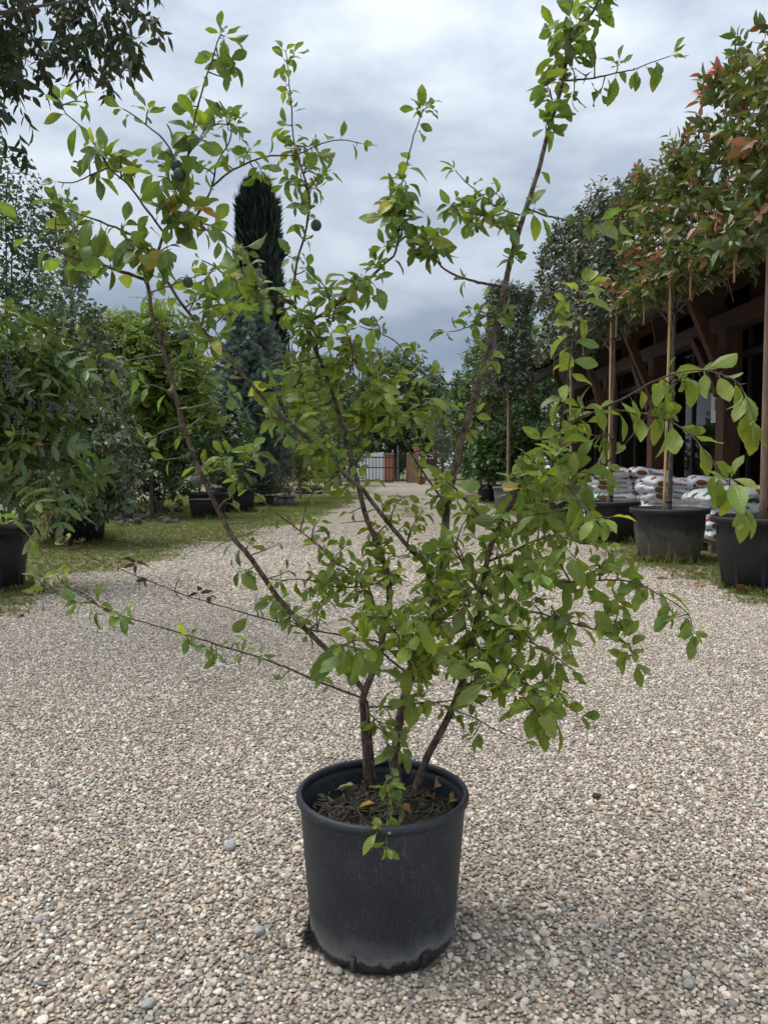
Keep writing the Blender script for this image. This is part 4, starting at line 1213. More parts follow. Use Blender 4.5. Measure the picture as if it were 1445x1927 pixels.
# -- left side
# dark tree whose boughs hang in from above
def overhang():
    base = np.array([-4.5, 5.3, 0])
    els = [EL(60, -10, 5.2, 190, 150, .55), EL(200, 40, 5.1, 95, 125, .4), EL(25, 170, 5.2, 55, 105, .3), EL(-260, -150, 5.3, 330, 380, 1.2), EL(-150, 80, 5.3, 170, 190, .6)]
    tw = crown_twigs(els, 900, .32, inner=.35, up=-.55, rnd=.55, seed=11)
    tr = trunkline(base, base + (.15, 0, 4.6), .06)
    plant('dark_tree', 'dark-leaved tree whose hanging boughs reach in under the pale sky', 'tree', base, [(tr, .10, .04)], tw, 10, .085, LANCE + OVAL, 'ov', DARK, M['bgleaf'], 60, .018, nobj=220, alpha=(30, 75), droop=.8, upb=.2, jit=.5)
overhang()
# ginkgo: two thin stems
def ginkgo():
    base = np.array(P(14, 900, 13.0)); base[2] = 0
    els = [EL(25, 400, 13, 55, 110, .6), EL(75, 470, 13, 55, 100, .6), EL(110, 420, 13, 30, 55, .3), EL(40, 560, 13, 60, 90, .6), EL(-60, 450, 13, 70, 150, .8)]
    tw = crown_twigs(els, 430, .42, inner=.2, up=.7, rnd=.35, seed=5)
    t1 = [base, P(14, 700, 13), P(13, 540, 13), P(12, 400, 13), P(16, 310, 13)]
    t2 = [base + (.05, 0, 0), P(22, 700, 13.02), P(22, 540, 13), P(28, 400, 13), P(40, 330, 13)]
    plant('ginkgo_tree', 'airy tree with small fan leaves on two thin pale stems against the sky', 'tree', base, [(t1, .028, .008), (t2, .024, .008)], tw, 9, .072, FAN, 'gk', GINK, M['bgleaf'], 40, .008, alpha=(50, 90), droop=.5, upb=.2, jit=.6)
ginkgo()
# silverberry bush in a tub with a tall dark column
Ye = 11.2
tb = G(128, 1025)
make_tub('bush_tub', (tb[0], tb[1] + .35, -.004), .46, .66, 'large black tub in the shade under the grey silverberry bush', 'tub', None, 'tub')
eb = np.array([tb[0], tb[1] + .35, .6])
els = [EL(135, 560, Ye, 38, 120, .4), EL(145, 720, Ye, 88, 120, .6), EL(165, 855, Ye - .25, 100, 115, .75), EL(60, 800, Ye, 110, 160, .7), EL(220, 880, Ye - .1, 40, 85, .45), EL(160, 935, Ye - .35, 88, 48, .5), EL(140, 450, Ye, 16, 60, .2)]
plant('silverberry_bush', 'tall grey-leaved silverberry bush spilling over a big black tub', 'bush', eb, [(trunkline(eb - (0, 0, .05), P(140, 460, Ye), .05), .05, .012)],
      crown_twigs(els, 1300, .34, inner=.6, up=.15, rnd=.5, seed=8), 12, .088, OVAL, 'sb', SILVER, M['silverleaf'], 40, .014, alpha=(40, 80), droop=.35, upb=.35)
# mahonia in the near tub
mb_ = G(20, 1118)
make_tub('mahonia_tub', (mb_[0] - .36, mb_[1] + .30, -.004), .40, .56, 'black tub with grass tufts at its foot, holding the spiny bush', 'tub', None, 'tub')
Ym = mb_[1] + .30
hb = np.array([mb_[0] - .36, Ym, .5])
els = [EL(35, 790, Ym, 75, 115, .5), EL(100, 885, Ym - .1, 58, 50, .38), EL(50, 660, Ym, 80, 60, .45), EL(-70, 800, Ym, 80, 150, .5)]
mh = plant('mahonia_bush', 'spiny-leaved mahonia bush with dark blue berries in the tub with grassy foot', 'bush', hb,
      [(trunkline(hb - (0, 0, .05), P(40, 700, Ym), .05), .025, .012), (trunkline(hb - (.06, 0, .05), P(0, 760, Ym), .06), .02, .01)],
      crown_twigs(els, 100, .28, inner=.3, up=.35, rnd=.4, seed=9), 6, .27, MAHO, 'mh', MAHOC, M['glossleaf'], 26, .008, nobj=110, alpha=(45, 85), droop=.35, upb=.5, crown='foliage', sizevar=.2)
for (px, py) in ((12, 712), (28, 735), (60, 755), (100, 770), (45, 800), (135, 775), (20, 690)):
    c = P(px, py, Ym - .52) - hb
    q = MB()
    for i in range(16):
        p = c + rng.normal(0, 1, 3) * (.03, .03, .05); r_ = .0085
        q.lathe([(.0005, -r_), (r_ * .8, -r_ * .6), (r_, 0), (r_ * .8, r_ * .6), (.0005, r_)], 7, p)
    if 'berry' not in M: M['berry'] = mat('blue_berry', (.035, .045, .09), (.07, .085, .14), .6, 30)
    q.build('berry_cluster', M['berry'], mh)
# grey tub behind the silverberry
g2 = G(212, 978)
make_tub('grey_tub', (g2[0], g2[1] + .3, -.004), .38, .60, 'pale grey tub wedged behind the silverberry tub', 'tub', None, 'tubgrey')
b2 = np.array([g2[0], g2[1] + .3, .54])
plant('dark_bush', 'dark bush growing in the pale grey tub', 'bush', b2, [(trunkline(b2 - (0, 0, .05), b2 + (0, 0, 1.2)), .03, .012)],
      crown_twigs([(b2[0], b2[1], 1.5, .75, .7, .9), (b2[0] - .5, b2[1], 2.4, .7, .7, 1.0)], 320, .35, seed=14), 10, .09, OVAL, 'db', DARK, M['bgleaf'], 20, .012)
# fern-leaved tree
Yr = 17.0
rb_ = np.array(P(285, 900, Yr)); rb_[2] = 0
els = [EL(255, 720, Yr, 85, 110, 1.1), EL(330, 720, Yr, 55, 105, .9), EL(215, 640, Yr, 60, 60, .8), EL(290, 640, Yr, 50, 70, .7), EL(365, 760, Yr, 36, 70, .6)]
plant('feathery_tree', 'bright green tree with feathery pinnate leaves behind the silverberry bush', 'tree', rb_, [(trunkline(rb_, P(270, 640, Yr), .1), .05, .015), (trunkline(rb_ + (.15, 0, 0), P(330, 690, Yr), .1), .035, .012)],
      crown_twigs(els, 330, .5, inner=.4, up=.5, rnd=.4, seed=15), 8, .30, FERN, 'fern', YGREEN, M['bgleaf'], 30, .015, alpha=(40, 80), droop=.35, upb=.6, jit=.2)
# tubs with dark laurels along the verge
def tubbed(name, px, py, rt, th, label, tlabel, els, colf, n, size, shapes=OVAL, m='glossleaf', tm='tub', key='tb', k=11, seed=2):
    g = G(px, py); c = (g[0], g[1] + rt * .8, -.004)
    make_tub(name + '_tub', c, rt, th, tlabel, 'tub', None, tm)
    b = np.array([c[0], c[1], th - .06])
    plant(name, label, 'bush', b, [(trunkline(b - (0, 0, .04), (b[0], b[1], els[0][2] + els[0][5] * .5), .04), .03, .01)],
          crown_twigs(els, n, .3, inner=.5, seed=seed), k, size, shapes, key, colf, M[m], 16, .01)
    return c
tubbed('laurel_bush', 385, 978, .44, .56, 'dark glossy laurel bush in the wide black tub by the rubble', 'wide black tub beside the rubble heap', [EL(360, 860, 16.8, 62, 75, .7), EL(330, 800, 17.2, 60, 80, .7)], LAUREL, 420, .10, seed=3)
tubbed('laurel_bush', 443, 965, .46, .58, 'leafy green bush in the black tub before the blue spruce', 'black tub before the blue spruce', [EL(430, 850, 19.3, 48, 75, .6), EL(395, 820, 19.6, 40, 60, .6)], MIDG, 380, .10, seed=4)
# shrubs filling the shade behind
def filler(name, label, px, py, Y, els, colf, n, size, k=10, shapes=OVAL, m='bgleaf', ln=.4, seed=1, key='fl', trunk_r=.05, cat='bush', up=.3, **kw):
    b = np.array(P(px, py, Y)); b[2] = -.01
    e0 = els[0]
    return plant(name, label, cat, b, [(trunkline(b, (e0[0], e0[1], e0[2] + e0[5] * .3), .08), trunk_r, trunk_r * .3)],
          crown_twigs(els, n, ln, inner=.5, seed=seed, up=up), k, size, shapes, key, colf, M[m], 22, trunk_r * .35, **kw)
filler('shade_bush', 'dark bush in deep shade between the grey tub and the laurel', 290, 930, 18.5, [EL(280, 870, 18.5, 70, 75, .8), EL(230, 820, 19, 70, 100, .8)], DARK, 420, .11, seed=21)
filler('shade_bush', 'dense dark evergreen bush behind the feathery tree', 190, 930, 20.5, [EL(180, 760, 21, 120, 150, 1.2), EL(60, 700, 21, 130, 170, 1.2), EL(310, 800, 21, 80, 110, 1)], MIDG, 650, .14, seed=22)
filler('pale_bush', 'pale yellowish bush between the feathery tree and the blue spruce', 372, 900, 24, [EL(372, 760, 24, 38, 70, .8), EL(345, 720, 24.5, 32, 50, .6), EL(385, 700, 24, 22, 40, .5)], PALE, 420, .10, seed=23)
# blue spruce
def spruce():
    Y = 22.5; b = np.array(P(470, 900, Y)); b[2] = -.01
    top = P(465, 508, Y)[2]
    root = empty('blue_spruce', b, 0, 'blue-grey spruce with layered needled boughs before the dark cypress', 'tree')
    MB().tube([(0, 0, 0), (.02, 0, top * .5), (0, 0, top)], [.11, .06, .012], 9).build('trunk', M['trunk'], root)
    Sx = []; Dx = []; Lx = []; bV = []; bQ = []; nb = 0
    z = .45; lv = 0
    while z < top - .1:
        f = (1 - z / top); rad = .18 + 1.05 * min(1, f * 1.55) ** .8
        nbq = 9 if f > .25 else 6
        for i in range(nbq):
            a = i * math.tau / nbq + lv * .6 + rng.normal(0, .12); rr = rad * rng.uniform(.8, 1.12)
            o = np.array([math.cos(a), math.sin(a), 0])
            p0 = np.array([0, 0, z]); p1 = p0 + o * rr * .5 + (0, 0, -.04 * rr); p2 = p0 + o * rr + (0, 0, .03 + .12 * rr * (1 - f))
            pth = smooth_path([p0, p1, p2], .12)
            V, Q, _ = tube_arrays(pth, np.linspace(.016, .004, len(pth)), 5); bV.append(V); bQ.append(Q + nb); nb += len(V)
            for q in np.linspace(.25, 1.0, max(3, int(rr / .085))):
                pp = p0 + (p2 - p0) * q + (0, 0, -.05 * rr * math.sin(q * 3.14))
                for s in (-1, 0, 1):
                    for _ in range(2):
                        dd = o + np.array([-o[1], o[0], 0]) * s * rng.uniform(.5, 1.0) + rng.normal(0, .22, 3) + (0, 0, .12)
                        Sx.append(pp + rng.normal(0, .02, 3)); Dx.append(dd / np.linalg.norm(dd)); Lx.append(rng.uniform(.16, .26) * (.7 + .5 * (1 - q)))
        z += .16 + .08 * f; lv += 1
    link('branch', tri_mesh('branch', np.concatenate(bV), np.concatenate(bQ), M['trunk']), root)
    S = np.array(Sx); D = np.array(Dx); n = len(S)
    e1 = np.cross(D, [0.1, .2, 1]); e1 /= np.linalg.norm(e1, axis=1)[:, None]
    Mx = np.stack([D, e1, np.cross(D, e1)], -1) * (np.array(Lx) * 1.5)[:, None, None]
    V, T, C, U = join_leaves(SPRUCE, rng.integers(0, 4, n), S, Mx, BLUES(n, None, None))
    link('crown', tri_mesh('crown', V, T, M['needle'], C, U, False), root)['kind'] = 'stuff'
spruce()
def cypress(px, Y, ytop, wpx, label, n=5200, seed=1):
    b = np.array(P(px, 900, Y)); b[2] = -.01; top = P(px, ytop, Y)[2]; rw = wpx / 2 * Y / F_PX
    root = empty('cypress', b, 0, label, 'tree')
    MB().tube([(0, 0, 0), (0, 0, top * .5), (0, 0, top * .95)], [.18, .10, .02], 9).build('trunk', M['trunk'], root)
    h = rng.random(n) ** .9
    prof = np.interp(h, [0, .04, .15, .45, .75, .92, 1], [.3, .8, .95, 1, .82, .66, .25])
    a = rng.random(n) * 6.28; rr = rw * prof * (.68 + .34 * rng.random(n)) * (1 + .10 * np.sin(a * 3 + h * 17) + .05 * np.sin(a * 5 - h * 40))
    S = np.stack([rr * np.cos(a), rr * np.sin(a), .3 + h * (top - .5)], 1)
    D = np.stack([np.cos(a) * .28, np.sin(a) * .28, np.ones(n)], 1) + rng.normal(0, .13, (n, 3)); D /= np.linalg.norm(D, axis=1)[:, None]
    e1 = np.cross(D, [1, .2, .1]); e1 /= np.linalg.norm(e1, axis=1)[:, None]
    Mx = np.stack([D, e1, np.cross(D, e1)], -1) * rng.uniform(.35, .7, n)[:, None, None]
    V, T, C, U = join_leaves(CYPR, rng.integers(0, 4, n), S, Mx, CYP(n, None, None))
    link('crown', tri_mesh('crown', V, T, M['needle'], C, U, False), root)['kind'] = 'stuff'
cypress(489, 34, 345, 98, 'tall dark columnar cypress rising behind the blue spruce', 6500)
filler('green_shrub', 'fresh green shrub between the blue spruce and the drive', 565, 905, 27, [EL(560, 780, 27, 42, 85, 1), EL(585, 740, 27.5, 30, 60, .8), EL(545, 720, 27, 24, 40, .6)], YGREEN, 520, .12, seed=24)
filler('golden_bush', 'golden-green bush low beside the small pots', 545, 915, 24, [EL(545, 862, 24, 34, 46, .6), EL(575, 880, 24.5, 26, 34, .5)], GOLD, 330, .09, seed=25)
filler('shade_bush', 'dark bush behind the golden-green bush', 620, 912, 33, [EL(620, 850, 33, 46, 58, 1.2), EL(590, 830, 34, 40, 60, 1.2)], MIDG, 420, .15, seed=26)
filler('leafy_tree', 'mid green tree at the edge of the drive before the round tree', 640, 912, 45, [EL(630, 770, 45, 40, 90, 1.6), EL(600, 720, 46, 38, 60, 1.6), EL(660, 800, 45, 30, 70, 1.4)], MIDG, 620, .22, seed=27, cat='tree', trunk_r=.14)
filler('round_tree', 'broad round dark green tree beyond the iron gate', 745, 905, 66, [EL(745, 745, 66, 80, 82, 3.4), EL(695, 790, 66, 48, 66, 2.6), EL(800, 780, 66, 44, 70, 2.6), EL(740, 830, 67, 95, 55, 3)], MIDG, 1500, .36, k=12, seed=28, cat='tree', trunk_r=.3, ln=.9)
filler('olive_bush', 'grey-green olive-like bush above the shelter roof', 830, 905, 50, [EL(828, 800, 50, 34, 46, 1.2), EL(845, 850, 50, 34, 50, 1.2), EL(805, 790, 52, 16, 20, .6)], OLIVE, 420, .16, shapes=LANCE, seed=29, trunk_r=.08)
filler('laurel_tree', 'tall bright laurel next to the olive-like bush, before the hall', 905, 915, 33, [EL(900, 735, 33, 42, 85, 1.4), EL(880, 800, 33, 30, 80, 1.2), EL(915, 850, 32, 48, 60, 1.2)], LAUREL, 1000, .16, m='glossleaf', seed=30, cat='tree', trunk_r=.10)
filler('laurel_tree', 'laurel mass behind the far espalier and the gutter end', 985, 915, 30.5, [EL(985, 720, 30.5, 70, 90, 1.3), EL(960, 820, 30.5, 70, 90, 1.3), EL(1040, 690, 31, 50, 70, 1.3)], LAUREL, 1000, .16, m='glossleaf', seed=31, cat='tree', trunk_r=.10)
filler('cherry_laurel', 'low glossy laurel at the foot of the espalier row', 935, 925, 24.0, [EL(925, 862, 24, 40, 40, .6), EL(975, 845, 24.5, 40, 44, .6)], LAUREL, 420, .15, m='glossleaf', seed=32)
filler('far_tree', 'far green tree between the cypress and the round tree', 560, 905, 75, [EL(560, 800, 75, 90, 80, 4), EL(480, 820, 75, 90, 80, 4)], MIDG, 800, .4, k=11, seed=33, cat='tree', trunk_r=.3, ln=1.0)
filler('far_tree', 'dark tree closing the view behind the shelter and the laurels', 880, 905, 70, [EL(870, 800, 70, 60, 80, 3.5), EL(950, 780, 70, 80, 100, 4)], MIDG, 800, .4, k=11, seed=34, cat='tree', trunk_r=.3, ln=1.0)
filler('far_tree', 'tree mass behind the ginkgo and the silverberry bush', 60, 905, 45, [EL(100, 790, 45, 130, 110, 3), EL(-80, 760, 45, 150, 130, 3), EL(300, 800, 45, 130, 90, 3)], MIDG, 900, .3, k=11, seed=35, cat='tree', trunk_r=.2, ln=.9)

filler('fill_bush', 'evergreen added as dark fill beyond the far end wall of the hall', 1060, 905, 36, [EL(1060, 830, 36, 50, 60, 1.2), EL(1020, 850, 36, 40, 50, 1.2), EL(1100, 800, 37, 60, 90, 1.4)], MIDG, 520, .18, seed=36)  # added bush, darkens the bright sky gap at the hall end
filler('far_tree', 'far tree line behind the hall, seen through its gaps', 1250, 905, 60, [EL(1150, 800, 60, 120, 110, 3), EL(1350, 790, 60, 150, 120, 3), EL(1550, 780, 60, 160, 130, 3)], MIDG, 700, .4, k=11, seed=37, cat='tree', trunk_r=.2, ln=1.0)
# small pots and crates by the golden bush
for i, (px, py, rt, th, lab) in enumerate(((507, 950, .16, .26, 'small grey pot, first of three by the golden-green bush'), (527, 953, .17, .30, 'small grey pot in the middle of three by the golden-green bush'), (544, 953, .17, .30, 'small grey pot with pale withered plant, by the golden-green bush'))):
    g = G(px, py); c = (g[0], g[1] + rt, -.004)
    make_tub('nursery_pot', c, rt, th, lab, 'pot', None, 'tubgrey', ribs=False)
    b = np.array([c[0], c[1], th - .06])
    plant('potted_seedling', ['pale reddish seedling in the first small grey pot', 'yellowish seedling in the middle small grey pot', 'whitish withered seedling in the small grey pot nearest the drive'][i], 'plant', b, [([b - (0, 0, .03), b + (.01, 0, .15), b + (0, 0, .3)], .008, .004)],
          crown_twigs([(b[0], b[1], b[2] + .35, .2, .2, .3)], 40, .2, seed=40 + i), 7, .08, LANCE, 'sd', PALE if i < 2 else colpal([(.4, .37, .3), (.3, .27, .2)], [1, 1]), M['bgleaf'], 6, .004)
for i, px in enumerate((570, 592)):
    g = G(px, 930)
    o = empty('plant_crate', (g[0], g[1], -.004), .1, 'black plastic plant crate on the grass near the golden-green bush', 'crate', 'plant crates on the grass')
    MB().box(-.3, .3, -.2, .2, 0, .02).build('base', M['crate'], o)
    for (x0, x1, y0, y1) in ((-.3, .3, -.2, -.185), (-.3, .3, .185, .2), (-.3, -.285, -.184, .184), (.285, .3, -.184, .184)):
        MB().box(x0, x1, y0, y1, .0205, .10).box(x0, x1, y0, y1, .14, .24).build('side', M['crate'], o)
    for x in (-.28, -.1, .1, .28): MB().box(x - .012, x + .012, -.183, -.175, .021, .24).build('slat', M['crate'], o)
    plant('crate_plants', ['low dark seedlings filling the first plant crate', 'low dark seedlings filling the second plant crate, nearer the drive'][i], 'plant', (g[0], g[1], .02), [], crown_twigs([(g[0], g[1], .25, .28, .18, .15)], 60, .15, seed=50 + i), 7, .07, OVAL, 'cp', MIDG, M['bgleaf'], 0)

# rubble heap
def rock_mesh(seed, m):
    me = ico_pebble(seed + 50, 2); me = me.copy(); me.materials.clear(); me.materials.append(m)
    me.polygons.foreach_set('use_smooth', [False] * len(me.polygons))
    return me
RK = [rock_mesh(i, M['rock' if i % 4 else 'rockred']) for i in range(8)]
for i in range(34):
    px = random.uniform(205, 335); py = random.uniform(972, 992) if i % 3 else random.uniform(960, 975)
    g = G(px, py); s = random.uniform(.05, .15)
    o = link('rubble_stone', RK[i % 8], None, (g[0], g[1] + random.uniform(0, .9), s * .35), (random.uniform(-.5, .5), random.uniform(-.5, .5), random.uniform(0, 6)), (s * 1.2, s, s * .7))
    tag(o, ('dark broken stone in the rubble strip between the tubs' if i % 8 % 4 else 'reddish brick fragment in the rubble strip between the tubs'), 'stone', 'dark rubble stones' if i % 8 % 4 else 'reddish rubble pieces')
grass_field()

# ------------------------------------------------------------------ the pot
def pot():
    root = empty('plant_pot', (POTX, POTY, -.004), .4, 'dark blue-grey plastic pot with lime-stained foot on the gravel, holding the plum shrub', 'pot')
    rb, rr, h = .169, .199, .356
    prof = [(.001, .004), (rb - .030, .002), (rb - .010, .004), (rb - .001, .014), (rb + .003, .03)]
    prof += [(rb + .003 + (rr - .007 - rb) * k, .03 + (h - .05) * k) for k in np.linspace(.08, 1, 12)]
    wall = prof[-1]
    prof += [(wall[0] - .004, wall[1] + .002), (wall[0] - .008, wall[1] - .02), (rb - .012, .03), (.001, .02)]
    MB().lathe(prof, 72).build('body', M['pot'], root)
    # rolled rim
    rc, zc, tr = rr - .0035, h - .014, .0098
    MB().lathe([(rc + tr * math.cos(a) * .85, zc + tr * 1.15 * math.sin(a)) for a in np.linspace(0, math.tau, 15)], 72).build('rim', M['pot'], root)
    # soil: lumpy disc
    n = 60; V = []; Fc = []; rs_ = np.linspace(0.002, .1875, 22)
    for r in rs_:
        for i in range(n):
            a = i * math.tau / n; x, y = r * math.cos(a), r * math.sin(a)
            z = .285 + .010 * math.sin(x * 40 + 1) * math.cos(y * 37) + .004 * math.sin(x * 110) * math.sin(y * 97 + 2) + rng.normal(0, .0022) + .012 * (1 - (r / .18) ** 2)
            V.append((x, y, z))
    for k in range(len(rs_) - 1):
        for i in range(n):
            j = (i + 1) % n; Fc.append((k * n + i, (k + 1) * n + i, (k + 1) * n + j, k * n + j))
    MB().add(V, Fc, False).build('soil', M['soil'], root)
    # bits of bark and straw on the soil
    bV = []; bT = []; bC = []; nb = 0
    for i in range(520):
        a = rng.random() * 6.28; r = .172 * math.sqrt(rng.random()); l = rng.uniform(.004, .018); w_ = rng.uniform(.001, .0035)
        c = np.array([r * math.cos(a), r * math.sin(a), .295 + .010 * (1 - (r / .18) ** 2) + rng.uniform(0, .004)])
        d = rng.normal(0, 1, 3) * (1, 1, .35); d /= np.linalg.norm(d); s = np.cross(d, (0, 0, 1)) ; s /= np.linalg.norm(s)
        q = [c - d * l - s * w_, c + d * l - s * w_, c + d * l + s * w_, c - d * l + s * w_]
        bV += q; bT += [(nb, nb + 1, nb + 2), (nb, nb + 2, nb + 3)]; nb += 4
        cc = [(.022, .013, .009), (.045, .027, .017), (.085, .056, .036), (.014, .009, .007)][rng.integers(0, 4)]; bC += [cc] * 4
    link('bark_bits', tri_mesh('bark_bits', np.array(bV), np.array(bT), M['dead'], np.array(bC), None, False), root)['kind'] = 'stuff'
    # drain slots with roots, at the foot
    for ang in (-90 - 22, -90 + 32, 90, 180):
        a = R(ang) - .4
        u = Vector((math.cos(a), math.sin(a), 0)); v = Vector((-math.sin(a), math.cos(a), 0))
        q = MB(); r0 = rb + .0042
        V = []
        for (s, z) in ((-.007, .010), (.007, .010), (.0075, .046), (-.0075, .046)):
            V.append(u * (r0 + (z - .014) * .08) + v * s + Vector((0, 0, z)))
        for (s, z) in ((-.007, .010), (.007, .010), (.0075, .046), (-.0075, .046)):
            V.append(u * (r0 - .006) + v * s + Vector((0, 0, z)))
        q.add(V, [(0, 1, 2, 3), (0, 4, 5, 1), (1, 5, 6, 2), (2, 6, 7, 3), (3, 7, 4, 0)]); sl = q.build('drain_slot', M['soil'], root)
        q = MB()
        for i in range(9):
            s = rng.uniform(-.006, .006); s2 = rng.uniform(-.006, .006)
            q.tube([u * (r0 + .0015) + v * s + Vector((0, 0, .012)), u * (r0 + .003) + v * (s + s2) / 2 + Vector((0, 0, .028)), u * (r0 + .004) + v * s2 + Vector((0, 0, .045))], .0009, 4)
        q.build('root', M['rock'], sl)
    q = MB()
    for i in range(90):
        a = R(-90 - 78) - .4 + rng.normal(0, .10); z0 = rng.uniform(.005, .035)
        p0 = np.array([(rb + .001) * math.cos(a), (rb + .001) * math.sin(a), z0]); o_ = np.array([math.cos(a), math.sin(a), 0])
        p1 = p0 + o_ * rng.uniform(.006, .018) + rng.normal(0, .006, 3); p2 = p1 + rng.normal(0, .010, 3) - (0, 0, .006); p2[2] = max(.003, p2[2])
        q.tube([p0, p1, p2], .0009, 3, False)
    q.build('root_tuft', M['tie'], root)
    return root
pot()

